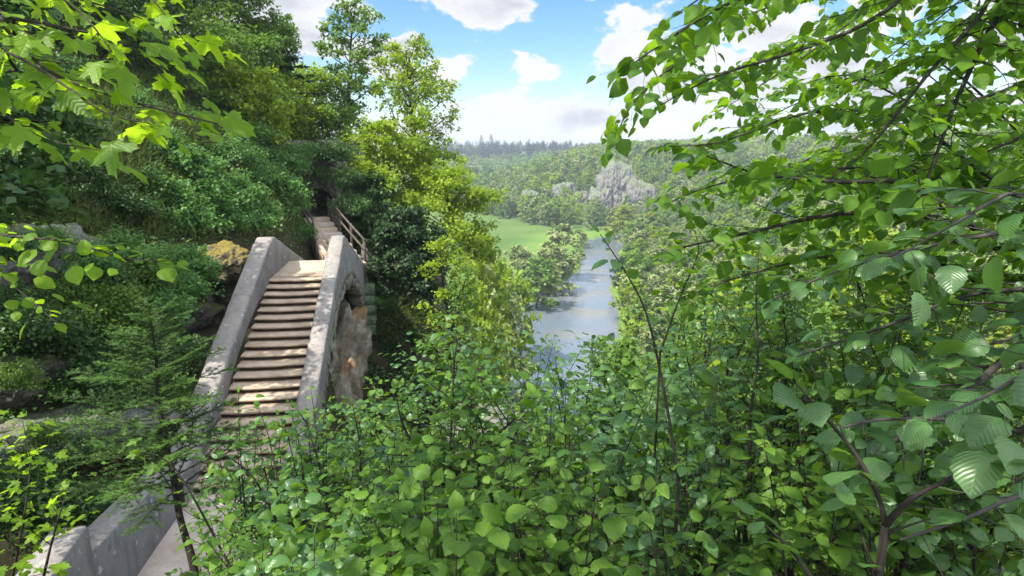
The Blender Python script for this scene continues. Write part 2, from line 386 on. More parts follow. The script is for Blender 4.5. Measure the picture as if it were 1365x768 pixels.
# ---- leaf templates: (verts, tri faces, uv) ; leaf grows along +y, normal +z, length 1
def tmpl_lo():
    V = vec([[0, 0, 0], [-.34, .45, .07], [0, 1, -.10], [.34, .45, .07]]); return V, np.array([[0, 2, 1], [0, 3, 2]]), V[:, :2]
def tmpl_ovate(nseg, wid, serr=0.0, fold=.12, curl=.22, round_=0.8):
    t = np.linspace(0, 1, nseg + 1); w = .5 * wid * np.sin(pi * np.clip(t, 0, 1) ** round_) ** .75
    w = w * (1 - .55 * np.clip((t - .8) / .2, 0, 1) ** 2)
    if serr: w[1:-1] *= 1 + serr * ((np.arange(nseg - 1) % 2) - .5)
    V = []; F = []
    zc = -curl * t ** 2 + .06 * np.sin(t * 3)
    for i in range(nseg + 1):
        V += [[-w[i], t[i], zc[i] + fold * w[i] * 1.1 - .35 * w[i] ** 2], [-w[i] * .5, t[i], zc[i] + fold * w[i] * .75], [0, t[i], zc[i]],
              [w[i] * .5, t[i], zc[i] + fold * w[i] * .75], [w[i], t[i], zc[i] + fold * w[i] * 1.1 - .35 * w[i] ** 2]]
    V = np.array(V); F = grid_faces(nseg + 1, 5)[:, ::-1]
    return V, F, V[:, :2]
def tmpl_maple():
    tips = [(-125, .42), (-68, .78), (0, 1.0), (68, .78), (125, .42)]
    pol = [(-178, .10)]
    for i, (a, r) in enumerate(tips):
        w = 17 if r > .5 else 13
        pol += [(a - w * 1.35, r * .60), (a - w * .95, r * .80), (a - w * .35, r * .82), (a, r), (a + w * .35, r * .82), (a + w * .95, r * .80), (a + w * 1.35, r * .60)]
        if i < 4: pol += [((a + tips[i + 1][0]) / 2, .42 if i in (1, 2) else .36)]
    V = [[0, .32, 0]]
    for a, r in pol:
        x, y = r * sin(radians(a)) * .66, .32 + r * cos(radians(a)) * .68
        V.append([x, y, -.22 * x * x - .25 * (y - .32) ** 2 * (y > .32) + .05 * sin(9 * x + 4 * y)])
    V = np.array(V); n = len(pol); k = np.arange(n)
    F = np.stack([np.zeros(n, int), 1 + (k + 1) % n, 1 + k], -1)
    return V, F, V[:, :2] - vec([0, .32])
TL = tmpl_lo(); TM = tmpl_ovate(4, .78, 0, .16, .25); TH = tmpl_ovate(11, .80, .13, .10, .22); TMAP = tmpl_maple()
TN = (vec([[-.035, 0, 0], [.035, 0, 0], [0, 1, 0]]), np.array([[0, 1, 2]]), np.zeros((3, 2)))
TROUND = tmpl_ovate(6, .90, 0.06, .10, .18, .85)

class Leaves:
    def __init__(s): s.p = []; s.d = []; s.n = []; s.s = []; s.t = []
    def add(s, p, d, n, size, tone):
        p = np.atleast_2d(p); m = len(p)
        s.p.append(p); s.d.append(np.broadcast_to(np.atleast_2d(d), (m, 3))); s.n.append(np.broadcast_to(np.atleast_2d(n), (m, 3)))
        s.s.append(np.broadcast_to(size, (m,))); s.t.append(np.broadcast_to(tone, (m,)))
    def count(s): return sum(len(x) for x in s.p)
    def into(s, geo, tmpl):
        if not s.p: return
        p = np.concatenate(s.p); d = nrm(np.concatenate(s.d)); n = np.concatenate(s.n); z = np.concatenate(s.s); t = np.concatenate(s.t)
        x = nrm(np.cross(d, n)); n = np.cross(x, d); tv, tf, tu = tmpl; m = len(tv); N = len(p)
        V = p[:, None] + z[:, None, None] * (tv[None, :, :1] * x[:, None] + tv[None, :, 1:2] * d[:, None] + tv[None, :, 2:] * n[:, None])
        F = (tf[None] + (np.arange(N) * m)[:, None, None]).reshape(-1, 3)
        geo.add(V.reshape(-1, 3), F, np.repeat(t, m), np.tile(tu, (N, 1)))

def wander(p0, d, L, n, rng, bend=0.12, droop=0.0, lift=0.0):
    P = [np.array(p0, float)]; d = nrm(d)
    for i in range(n):
        d = nrm(d + rng.normal(0, bend, 3) + vec([0, 0, lift - droop])); P.append(P[-1] + d * L / n)
    return np.array(P)

def leafy_twig(P, wood, lv, rng, r, spacing, size, N, start=.1, ang=55, tone0=.5, droop=.25, nj=.3):
    """leaves set alternately along a twig, in the plane with normal N"""
    tube(wood, P, r, r * .45, 4)
    seg = np.linalg.norm(np.diff(P, axis=0), axis=1); L = seg.sum(); c = np.concatenate([[0], np.cumsum(seg)])
    m = max(2, int(L * (1 - start) / spacing)); s = np.linspace(start * L, L, m) 
    pos = np.stack([np.interp(s, c, P[:, i]) for i in range(3)], -1)
    T = nrm(np.gradient(P, axis=0)); T = nrm(np.stack([np.interp(s, c, T[:, i]) for i in range(3)], -1))
    S = nrm(np.cross(N, T)); side = np.where(np.arange(m) % 2 == 0, 1.0, -1.0)
    a = np.radians(ang + rng.normal(0, 12, m)); a[-1] = 0
    d = T * np.cos(a)[:, None] + S * (side * np.sin(a))[:, None] + vec([0, 0, -1]) * (droop * rng.uniform(.2, 1.6, m))[:, None]
    nn = nrm(N + rng.normal(0, nj, (m, 3)))
    sz = size * rng.uniform(.40, 1.25, m) * (0.8 + .3 * np.sin(np.linspace(.3, 2.6, m)))
    lv.add(pos + nrm(d) * size * .12, d, nn, sz, np.clip(tone0 + rng.normal(0, .24, m), 0, 1))

def leafy_branch(P, wood, lv, rng, r0, r1, side_len, side_gap, leaf_gap, leaf, N=(0, 0, 1), start=.15, droop=.25, up=0.0, sub=True, nj=.3, rad=False, sides=6):
    """a limb with alternate side twigs carrying leaves"""
    P = np.asarray(P); tube(wood, P, r0, r1, sides)
    N = nrm(vec(N)); seg = np.linalg.norm(np.diff(P, axis=0), axis=1); L = seg.sum(); c = np.concatenate([[0], np.cumsum(seg)])
    T = nrm(np.gradient(P, axis=0)); s = start * L; k = 0; ang0 = rng.uniform(0, 6)
    while s < L * .98:
        f = s / L; p = vec([np.interp(s, c, P[:, i]) for i in range(3)]); t = nrm(vec([np.interp(s, c, T[:, i]) for i in range(3)]))
        if rad:
            ang0 += 2.4; A = nrm(np.cross(t, [.3, .2, .93]) if abs(t[2]) < .9 else np.cross(t, [1, 0, .1])); B = np.cross(t, A); S = A * cos(ang0) + B * sin(ang0)
        else:
            S = nrm(np.cross(N, t)) * (1 if k % 2 == 0 else -1)
        d = nrm(t * .75 + S * 1.0 + vec([0, 0, up]) + rng.normal(0, .15, 3))
        sl = side_len * (1 - .62 * f) * rng.uniform(.6, 1.15)
        rr = max(.0012, (r0 + (r1 - r0) * f) * .5)
        Q = wander(p, d, sl, 6, rng, .10, .02)
        tn = rng.uniform(.25, .75); Nt = nrm((N if not rad else vec([0, 0, 1])) + rng.normal(0, .22, 3))
        leafy_twig(Q, wood, lv, rng, min(rr, .006), leaf_gap, leaf, Nt, .12, tone0=tn, droop=droop, nj=nj)
        if sub and sl > leaf * 4:
            for q in (2, 3, 4):
                if rng.random() < .75:
                    S2 = nrm(np.cross(Nt, d)) * rng.choice([-1, 1])
                    Q2 = wander(Q[q], nrm(d * .7 + S2), sl * rng.uniform(.3, .55), 4, rng, .12, .03)
                    leafy_twig(Q2, wood, lv, rng, min(rr, .004), leaf_gap, leaf * .9, Nt, .1, tone0=tn, droop=droop, nj=nj)
        s += side_gap * rng.uniform(.7, 1.3) * (1 - .3 * f); k += 1
    leafy_twig(P[-3:], wood, lv, rng, r1, leaf_gap, leaf * .8, N, .1, tone0=.6, droop=droop)

# ------------------------------------------------------------------ terrain
HA = radians(8.5)
BU = vec([-sin(HA), cos(HA)]); BV = vec([cos(HA), sin(HA)])       # along / across the bridge
def uv2(u, v, z=0.0): return vec([BU[0] * u + BV[0] * v, BU[1] * u + BV[1] * v, z])
RZ = -45.0
def on_plane(px, py, z=RZ):
    r = ray(px, py); return r * (z / r[2])
LB = [on_plane(*p) for p in [(684, 500), (686, 458), (692, 409), (706, 397), (718, 390), (743, 383), (763, 369), (777, 358), (774, 347), (780, 331), (786, 319)]]
RB = [on_plane(*p) for p in [(824, 500), (822, 440), (822, 406), (810, 386), (818, 366), (830, 349), (822, 337), (832, 326), (842, 316)]]
LBy = np.array([p[1] for p in LB]); LBx = np.array([p[0] for p in LB]); RBy = np.array([p[1] for p in RB]); RBx = np.array([p[0] for p in RB])
def river_x(y):
    y = np.asarray(y, float)
    l = np.interp(y, LBy, LBx); r = np.interp(y, RBy, RBx)
    l = l + np.maximum(0, 100 - y) * .7; r = r + np.maximum(0, 100 - y) * 1.0
    e = np.maximum(0, y - LBy[-1]); l = l + e * .9 + e * e * .004; r = r + np.maximum(0, y - RBy[-1]) * 1.2 + np.maximum(0, y - RBy[-1]) ** 2 * .006
    return l, r
def sp_(x, k=1.0): x = np.asarray(x, float); return k * np.logaddexp(0, x / k)
def ss(x, a, b):
    t = np.clip((np.asarray(x, float) - a) / (b - a), 0, 1); return t * t * (3 - 2 * t)
CAVE_XY = at(427, 271, 33.5)[:2]; STEP_XY = uv2(28.0, -3.1)[:2]
def meadow_end(x): return 345 + 1.9 * np.clip(13 - np.asarray(x, float), 0, 60) + .06 * np.clip(np.asarray(x, float) - 13, 0, 400)
def H(x, y, rough=True):
    x = np.asarray(x, float); y = np.asarray(y, float)
    u = BU[0] * x + BU[1] * y; v = BV[0] * x + BV[1] * y
    near = -1.75 - .60 * sp_(y - .6, .5) - .30 * sp_(x - 3.5, 1) + .12 * sp_(-x - 1, 1) * ss(y, 6, 0) - 2.8 * sp_(u - 13.0, .3) * ss(v, 3, -1) - .9 * sp_(-v - 6.6, .4) * ss(y, 1, 5)
    land = ss(u, 4.5, 6.5) * ss(v, -6.9, -6.3) * ss(v, -2.4, -3.4) * ss(u, 13.2, 12.6)
    near = near * (1 - land) + -6.85 * land
    far = -5.6 - 2.4 * sp_(v - .3, .6) - 2.6 * sp_(27.8 - u, .3) - .8 * sp_(u - 42, 3) + .16 * sp_(u - 31, 1)
    w = -.8 * x + .6 * y - .5 * sp_(y - 18, 2)
    left = np.interp(w, [5, 12.5, 15, 17.5, 19.2, 20.4, 22, 25, 32, 45, 90], [-22, -14, -9.5, -6.2, -4.8, -2.2, .6, 3.6, 9, 15, 24]) - .5 * sp_(y - 42, 4) - 2.2 * sp_(v + 5.0, .6) * ss(y, 10, 15)
    left = left - .55 * sp_(-(w - 12.5), .5)
    gorge = -15 - .55 * sp_(v + 4, 3) - 1.2 * sp_(u - 31, 1.5)
    # valley and far hills
    l, r = river_x(y)
    val = np.full_like(x + y, -43.9) + .9 * ss(l - x, 0, 40)
    s = x - np.interp(y, [60, 140, 250, 330, 380, 420], [30, 36, 44, 60, 66, 66])
    up = ss(s, 0, 180)
    spur = up * (37 + 3 * ss(y, 100, 300)) * ss(x, 20, 120) * (1 - .12 * ss(y, 500, 800))
    xx = x - .0
    spur2 = 34 * ss(y - meadow_end(x), 0, 170) * (.18 + .82 * ss(x, -40, 110)) * ss(y, 860, 660)
    back = 43 * ss(y, 640, 1330) + 6 * fbm(np.stack([x / 260, y / 260, 0 * x], -1), 3)*ss(y, 640, 900)
    leftv = 50 * ss(-x - 120, 0, 260)
    hill = np.maximum(np.maximum(spur, spur2), np.maximum(back, leftv))
    val = val + hill
    ch = ss(x, l - 2.0, l + 1.5) * ss(x, r + 2.0, r - 1.5) * ss(y, 362, 350)
    val = val - 3.0 * ch
    z = np.maximum(np.maximum(near, far), np.maximum(left, gorge))
    talus = -14 - .40 * sp_(v, 1) - .36 * sp_(u - 33, 2) - 3 * sp_(x - l + 5, .8)
    z = np.maximum(np.maximum(z, val), talus)
    # the ledge that carries the steps to the cave, and the cave itself
    cx, cy = CAVE_XY[0], CAVE_XY[1]; sx, sy = STEP_XY; dx, dy = cx - sx, cy - sy; ll = math.hypot(dx, dy); dx, dy = dx / ll, dy / ll
    al = (x - sx) * dx + (y - sy) * dy; la = np.abs((x - sx) * -dy + (y - sy) * dx)
    cut = ss(la, 1.5, 1.0) * ss(al, -.6, -.1) * ss(al, ll + 4.2, ll + 3.6)
    z = np.where(cut > .01, np.minimum(z, z * (1 - cut) + cut * (-5.5 + 1.2 * np.clip(al / ll, 0, 1))), z)
    if rough:
        P = np.stack([x, y, 0 * x], -1)
        z = z + fbm(P * .22, 4) * .9 * ss(y, 3, 12) * ss(y, 110, 60) * (1 - land) * (1 - cut) * ss(np.abs(u - 27), 0, 5) + fbm(P * .02, 4) * 5 * ss(y, 380, 520)
    return z
def Hs(x, y): return float(H(np.array([x]), np.array([y]))[0])

tx = np.linspace(-6.6, 6.6, 400); gx = 6 * np.sinh(tx)
gy = np.concatenate([6 * np.sinh(np.linspace(-3.0, 2.0, 110))[:-1], np.linspace(6 * np.sinh(2.0), 60, 80)[:-1], 60 * np.exp(np.linspace(0, 4.2, 190))])
X, Y = np.meshgrid(gx, gy, indexing='ij')
Zt = H(X, Y)
g = Geo(); g.add(np.stack([X, Y, Zt], -1).reshape(-1, 3), grid_faces(len(gx), len(gy))); tag(g.build('ground', 'ground'), kind='structure')
# river
g = Geo(); ys = np.concatenate([np.linspace(20, 340, 120), np.linspace(342, 358, 6)]); l, r = river_x(ys); V = []
nx = 9
for i in range(len(ys)):
    for j in range(nx): V.append([l[i] - 3 + (r[i] - l[i] + 6) * j / (nx - 1), ys[i], RZ])
g.add(V, grid_faces(len(ys), nx)[:, ::-1]); tag(g.build('river', 'river_water'), kind='structure')

# ------------------------------------------------------------------ stone bridge
def zt(u):
    return float(np.interp(u, [11, 12.1, 20.1, 23.0, 27.6], [-6.64, -6.64, -3.95, -3.95, -5.1]))
def zc(u):
    return np.interp(u, [11.6, 12.2, 20.3, 20.75, 21.1, 27.6], [-6.05, -6.0, -2.90, -2.80, -2.86, -4.95])
VLi, VRi = -4.53, -2.77
VLo, VRo = VLi - .52, VRi + .43
AC, AZ, AR = 20.2, -14.75, 10.6
def zarch(u): 
    q = AR ** 2 - (u - AC) ** 2
    return AZ + math.sqrt(max(q, 0)) if q > 0 else -17.0
rng = np.random.default_rng(5)
bridge = empty('arch_bridge', uv2(12.2, -3.6, -6.64), 'old grey stone footbridge with a steep stair between thick plastered parapets', 'bridge')
BO = vec(bridge.location)
def wall_part(name, va, vb, mat, arch=True):
    us = np.concatenate([np.linspace(11.6, 20.2, 150), np.linspace(20.23, 21.2, 24), np.linspace(21.25, 28.6, 110)])
    c = .035; g = Geo(); V = []
    nz = 9
    for u in us:
        top = float(zc(u)); bot = max(zarch(u), -13.0) if arch else top - 1.2
        bot = min(bot, top - .25)
        wob = .022 * float(fbm(vec([[u * 1.1, va * 3, 0]]), 3)[0])
        c = .035 + .05 * max(0.0, float(fbm(vec([[u * 4.3, va * 2, 21]]), 3)[0])); a, b = va + wob, vb + wob; hmm = .045 * float(fbm(vec([[u * 1.1, va, 7]]), 5, .6)[0])
        col = [(a, bot + (top - c - bot) * i / (nz - 1)) for i in range(nz)]
        col += [(a + c, top + hmm), ((a + b) / 2, top + hmm + .006), (b - c, top + hmm)]
        col += [(b, top - c - (top - c - bot) * i / (nz - 1)) for i in range(nz)]
        V.append([uv2(u, vv, zz) - BO for vv, zz in col])
    V = np.array(V); m = V.shape[1]
    F = grid_faces(len(us), m, True)
    caps = []
    for e in (0, len(us) - 1):
        for j in range(1, m - 1): caps.append([e * m, e * m + j, e * m + j + 1] if e else [e * m, e * m + j + 1, e * m + j])
    g.add(V.reshape(-1, 3), np.concatenate([F, caps]))
    o = g.build(name, mat, bridge, smooth=False); return o
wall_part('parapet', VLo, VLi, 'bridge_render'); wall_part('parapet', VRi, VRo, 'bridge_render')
# barrel of the arch (underside) and fill between the parapets
g = Geo(); us = np.linspace(12.0, 28.4, 80); V = []
for u in us:
    z0 = max(zarch(u), -13); zt_ = zt(u) - .25
    z0 = min(z0, zt_ - .1)
    V.append([uv2(u, VLi + .002, z0) - BO, uv2(u, VRi - .002, z0) - BO, uv2(u, VRi - .002, zt_) - BO, uv2(u, VLi + .002, zt_) - BO])
g.add(np.array(V).reshape(-1, 3), grid_faces(len(us), 4, True)); g.build('barrel', 'arch_stone', bridge, smooth=False)
# ring of rough stones showing below the plaster on the right face
g = Geo(); th = -1.05
while th < 1.05:
    st = rng.uniform(.014, .026); r1 = AR - rng.uniform(.24, .42); rad = AR - .5 * (AR - r1) 
    u = AC + (AR - .16) * sin(th); z = AZ + (AR - .16) * cos(th)
    if z > -12.5:
        tdir = np.append(BU * cos(th), -sin(th)); ndir = np.append(BU * sin(th), cos(th)); vdir = np.append(BV, 0)
        for vv in (VRo - .24, ):
            box(g, uv2(u, vv + rng.uniform(-.03, .03), z - rng.uniform(0, .10)) - BO, (AR * st * .5, .25, rng.uniform(.10, .2)), np.array([tdir, vdir, ndir]), .03, .012, rng)
    th += st
g.build('arch_ring', 'arch_stone', bridge, smooth=False)
# steps
NS = 20; run = 8.0 / NS; rise = (6.64 - 3.95) / NS
for i in range(NS):
    u0 = 12.1 + i * run; z1 = -6.64 + (i + 1) * rise
    g = Geo(); j = rng.normal(0, .008, 4)
    nv = 15; vs = np.linspace(VLi, VRi, nv)
    # worn nosing: a slab with an uneven front edge
    fr = np.array([u0 - .035 + .018 * float(fbm(vec([[v * 2.2, i * 3.1, 0]]), 3)[0]) * 2 for v in vs])
    dz = np.array([-.018 * (1 - ((v - (VLi + VRi) / 2) / .86) ** 2) + .012 * float(fbm(vec([[v * 3, i * 1.7, 9]]), 2)[0]) for v in vs])
    V = []
    for q in range(nv):
        zz = z1 + dz[q]
        V.append([uv2(fr[q], vs[q], zz - .052) - BO, uv2(fr[q] - .004, vs[q], zz - .016) - BO, uv2(fr[q] + .014, vs[q], zz) - BO, uv2(u0 + run + .03, vs[q], zz + .004) - BO, uv2(u0 + run + .03, vs[q], zz - .052) - BO])
    g.add(np.array(V).reshape(-1, 3), grid_faces(nv, 5, True)[:, ::-1])
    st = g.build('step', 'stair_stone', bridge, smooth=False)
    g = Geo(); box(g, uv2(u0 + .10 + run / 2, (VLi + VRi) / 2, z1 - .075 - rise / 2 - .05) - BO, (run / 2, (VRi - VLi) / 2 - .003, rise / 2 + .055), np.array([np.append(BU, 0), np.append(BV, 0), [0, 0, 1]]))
    g.build('riser', 'shaded_riser_stone', st, smooth=False)
g = Geo(); V = []
for u in (20.12, 21, 22, 23.0, 24, 25, 26, 27.6):
    for v in np.linspace(VLi, VRi, 6): V.append(uv2(u, v, zt(u) + .002 + .01 * float(fbm(vec([[u, v, 3]]), 2)[0])) - BO)
g.add(V, grid_faces(8, 6)[:, ::-1])
V2 = np.array(V) - vec([0, 0, .2]); g.add(V2, grid_faces(8, 6)); g.build('landing', 'stair_stone', bridge, smooth=False)

# low wall and floor of the lower landing
def wall_block(name, pa, pb, zta, ztb, th, bot, mat, parent, nseg=14):
    pa, pb = vec(pa), vec(pb); d = nrm(pb - pa); nrmv = vec([d[1], -d[0]]); c = .03; V = []; g = Geo()
    for i in range(nseg):
        f = i / (nseg - 1); p = pa + (pb - pa) * f; top = zta + (ztb - zta) * f + .012 * float(fbm(vec([[p[0] * 1.5, p[1] * 1.5, 2]]), 3)[0]); q = p + nrmv * .012 * float(fbm(vec([[p[0] * 1.2, p[1] * 1.2, 5]]), 2)[0])
        o = nrmv * th / 2
        V.append([np.append(q - o, bot), np.append(q - o, top - c), np.append(q - o * (1 - 2 * c / th), top), np.append(q + o * (1 - 2 * c / th), top), np.append(q + o, top - c), np.append(q + o, bot)])
    V = np.array(V); F = grid_faces(nseg, 6, True); e = (nseg - 1) * 6
    caps = [[0, j + 1, j] for j in range(1, 5)] + [[e, e + j, e + j + 1] for j in range(1, 5)]
    off = np.append(pa, bot) if parent is None else vec(parent.location)
    g.add((V - off).reshape(-1, 3), np.concatenate([F, caps])); return g.build(name, mat, parent, smooth=False)
def plan(px, py, Z): return at(px, py, Z)
A0 = at(40, 800, 7.2); A1 = at(92, 703, 8.7); B0 = at(122, 728, 8.75); B1 = at(205, 648, 11.2)
lw = empty('low_wall', (A1[0], A1[1], -7.0), 'low grey plastered wall stepping up beside the lower landing', 'wall')
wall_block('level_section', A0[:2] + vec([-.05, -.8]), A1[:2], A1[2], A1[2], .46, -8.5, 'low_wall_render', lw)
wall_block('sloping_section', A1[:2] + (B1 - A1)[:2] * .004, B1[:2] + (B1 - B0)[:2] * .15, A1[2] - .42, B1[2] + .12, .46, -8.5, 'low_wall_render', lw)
g = Geo(); V = []
us = np.linspace(4.8, 12.4, 24); vs = np.linspace(-6.15, -2.5, 14)
for u in us:
    for v in vs: V.append(uv2(u, v, -6.70 + .04 * float(fbm(vec([[u * 1.2, v * 1.2, 0]]), 4)[0])))
g.add(V, grid_faces(24, 14)[:, ::-1]); tag(g.build('landing_path', 'path_floor'), kind='structure')

# ------------------------------------------------------------------ rocks
def rock(name, c, half, mat, label, seed, rz=0.0, e=3.0, amp=.22, freq=1.0, tilt=0.0, res=84, cat='rock', group=None, vert=1.0):
    n1, n2 = res, res * 2
    ph = np.linspace(-pi / 2, pi / 2, n1); th = np.linspace(0, 2 * pi, n2, endpoint=False)
    PH, TH_ = np.meshgrid(ph, th, indexing='ij')
    D = np.stack([np.cos(PH) * np.cos(TH_), np.cos(PH) * np.sin(TH_), np.sin(PH)], -1)
    rr = (np.abs(D) ** e).sum(-1) ** (-1 / e); h = vec(half)
    P = D * rr[..., None] * h
    q = P * freq / max(.001, np.cbrt(h.prod())) * 1.6 + seed * 7.7
    q = q * vec([1, 1, vert]); n = fbm(q, 7, .56); ridg = np.abs(fbm(q * 1.7 + 3, 6, .58)) 
    step = np.floor((P[..., 2] / h[2] + .6 * fbm(q * .8 + 9, 2)) * 4) % 2
    P = P * (1 + amp * 1.5 * n - amp * .9 * ridg + amp * .10 * step)[..., None]
    ct, st = cos(tilt), sin(tilt)
    P = np.stack([P[..., 0], P[..., 1] * ct - P[..., 2] * st, P[..., 1] * st + P[..., 2] * ct], -1)
    g = Geo(); g.add(P.reshape(-1, 3), grid_faces(n1, n2, True)[:, ::-1])
    o = g.build(name, mat, None, smooth=False); o.location = tuple(c); o.rotation_euler = (0, 0, rz)
    return tag(o, label, cat, group)
rock('boulder', at(75, 335, 15.5) + vec([-.9, .6, -.2]), (1.45, .8, .75), 'grey_limestone', 'large pale grey boulder high on the left slope behind hanging leaves', 3, .3, 2.6, .22)
rock('boulder', at(40, 505, 12.5) + vec([-.8, .6, -.1]), (1.1, .8, .6), 'wet_limestone', 'dark mossy boulder at the left edge above the pale ledge', 6, -.2, 2.6, .24)
rock('ledge', at(105, 585, 12.2) + vec([-.6, .8, -.15]), (2.1, .8, .36), 'grey_limestone', 'long pale grey rock ledge slanting towards the bridge foot', 11, .55, 2.6, .26)
rock('boulder', at(285, 352, 20.5) + vec([-.1, .6, -.1]), (1.0, .9, .62), 'moss_rock', 'yellow moss covered boulder left of the bridge parapet', 15, .4, 2.5, .25)
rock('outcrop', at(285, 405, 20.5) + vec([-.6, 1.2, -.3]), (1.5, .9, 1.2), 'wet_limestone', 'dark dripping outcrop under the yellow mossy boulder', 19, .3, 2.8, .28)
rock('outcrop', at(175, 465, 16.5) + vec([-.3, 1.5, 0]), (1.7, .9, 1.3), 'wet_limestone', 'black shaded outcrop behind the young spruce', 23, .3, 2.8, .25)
rock('cliff', uv2(27.5, -4.4, -10.6), (2.2, 2.2, 4.8), 'orange_rock', 'cream and orange stained cliff seen through the bridge arch', 27, .15, 3.2, .24, 1.8, vert=.5)
rock('cliff', uv2(28.0, .2, -12.4), (1.5, 1.6, 3.7), 'grey_limestone', 'grey cliff dropping away right of the bridge arch', 31, .35, 3.0, .20)
rock('cliff', uv2(15.4, -1.5, -12.0), (1.2, 2.2, 4.0), 'grey_limestone', 'grey rock under the near foot of the bridge', 35, .1, 3.0, .2)
rock('rock', at(640, 560, 20.0) + vec([0, .5, -.6]), (1.5, .9, 1.0), 'grey_limestone', 'pale rock glimpsed between leaves below the river bend', 39, .1, 2.6, .22)
# mossy stepped masonry at the far side of the arch
ab = empty('abutment', uv2(27.2, -3.3, -6.2), 'green mossy stepped masonry under the far end of the arch', 'abutment')
for i in range(5):
    g = Geo(); box(g, uv2(27.5 - i * .10, -3.0, -6.0 - i * .42) - vec(ab.location), (.55, 1.1, .21), np.array([np.append(BU, 0), np.append(BV, 0), [0, 0, 1]]), .04, .012, rng); g.build('course', 'green_stone', ab, smooth=False)

# cave cliff
def cave():
    C = at(428, 270, 33.5); W, Hh = .62, .80
    n = 120; th = np.linspace(0, 2 * pi, n, endpoint=False)
    O = np.stack([W * np.cos(th) * (1 + .15 * np.sin(3 * th + 1)), Hh * np.sin(th) * (1 + .1 * np.cos(2 * th))], -1)
    B = np.stack([np.sign(np.cos(th)) * np.abs(np.cos(th)) ** .6 * 4.4 - 1.2, np.where(np.sin(th) > 0, 3.3, 2.4) * np.sign(np.sin(th)) * np.abs(np.sin(th)) ** .6], -1)
    rings = []
    for d in (3.2, 2.4, 1.6, .9, .4, .1): rings.append(np.stack([O[:, 0] * (1 - .05 * d), np.full(n, d), O[:, 1] * (1 - .05 * d)], -1))
    for f in np.linspace(0, 1, 60) ** 1.3:
        p = O * (1 - f) + B * f; rings.append(np.stack([p[:, 0], .0 - .5 * f * (1 - f) + 1.4 * f ** 3 + .25 * np.maximum(0, p[:, 1]) * .6, p[:, 1]], -1))
    for d in (2, 4): rings.append(np.stack([B[:, 0] * 1.02, np.full(n, 1.8 + d), B[:, 1] * 1.02], -1))
    R = np.array(rings); q = R * .9 + 40
    R[6:, :, 1] += 1.5 * (fbm(q[6:] * 1.3, 7, .62) - .5 * np.abs(fbm(q[6:] * 2.2 + 4, 5, .6))) * np.linspace(.12, 1, len(R) - 6)[:, None] ** .5
    R[:, :, 0] += .25 * fbm(q * 1.3 + 5, 4); R[:, :, 2] += .2 * fbm(q * 1.3 + 15, 4)
    g = Geo(); V = R.reshape(-1, 3); F = grid_faces(len(R), n, True)
    V = np.concatenate([V, [R[0].mean(0)]]); k = np.arange(n); F = np.concatenate([F, np.stack([np.full(n, len(V) - 1), k, (k + 1) % n], -1)])
    g.add(V, F); o = g.build('cave_cliff', 'cave_limestone', None, smooth=False); o.location = tuple(C); o.rotation_euler = (0, 0, radians(14))
    tag(o, 'dark craggy cliff with a black cave mouth above the far steps', 'cliff'); return C
CAVE = cave()
rock('rock', CAVE + vec([.92, -.5, -.5]), (.32, .35, .72), 'grey_limestone', 'grey rock standing right beside the cave mouth', 44, .2, 2.6, .2, res=36)
# steps from bridge to cave, with wooden hand rails
S0 = uv2(28.0, -3.1, -4.95); S1 = vec([CAVE[0] + .15, CAVE[1] - 1.6, CAVE[2] - .62]); ns = 9
stairs = empty('hillside_steps', S0, 'weathered steps climbing from the bridge end to the cave mouth', 'steps')
dS = nrm((S1 - S0)[:2]); dP = vec([dS[1], -dS[0]])
for i in range(ns):
    p = S0 + (S1 - S0) * i / (ns - 1); g = Geo(); Rm = np.array([np.append(dS, 0), np.append(dP, 0), [0, 0, 1]])
    L = np.linalg.norm((S1 - S0)[:2]) / (ns - 1)
    box(g, p - S0 - vec([0, 0, .45]), (L * .56, .78 - .02 * i, .45), Rm, .03, .012, rng); g.build('step', 'path_floor' if i % 2 else 'stair_stone', stairs, smooth=False)
def railing(side, label, n):
    A = S0 + np.append(dP, 0) * side + vec([0, 0, .0]); B = S1 + np.append(dP, 0) * side * .85
    t = empty('wooden_railing', A, label, 'railing')
    for i in range(n):
        p = A + (B - A) * i / (n - 1); g = Geo(); tube(g, [p - A + vec([0, 0, -.6]), p - A + vec([.0, .0, 1.0])], .06, .055, 7); g.build('post', 'old_timber', t)
    for hgt in (.52, .95):
        g = Geo(); tube(g, bez([A + vec([.03, -.07, hgt]) - A, (A + B) / 2 - A + vec([.02, -.07, hgt - .03]), B - A + vec([.03, -.07, hgt])], 8), .05, .045, 7); g.build('rail', 'old_timber', t)
railing(.80, 'wooden railing on the outer side of the steps to the cave', 4)
railing(-.80, 'short wooden railing between the steps and the hillside bushes', 3)
# block at the bridge's far end
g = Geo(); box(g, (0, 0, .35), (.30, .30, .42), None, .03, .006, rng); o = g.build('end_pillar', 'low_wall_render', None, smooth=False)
o.location = tuple(uv2(28.9, -2.2, -5.05)); tag(o, 'squat stone pillar at the far end of the bridge parapet', 'pillar')

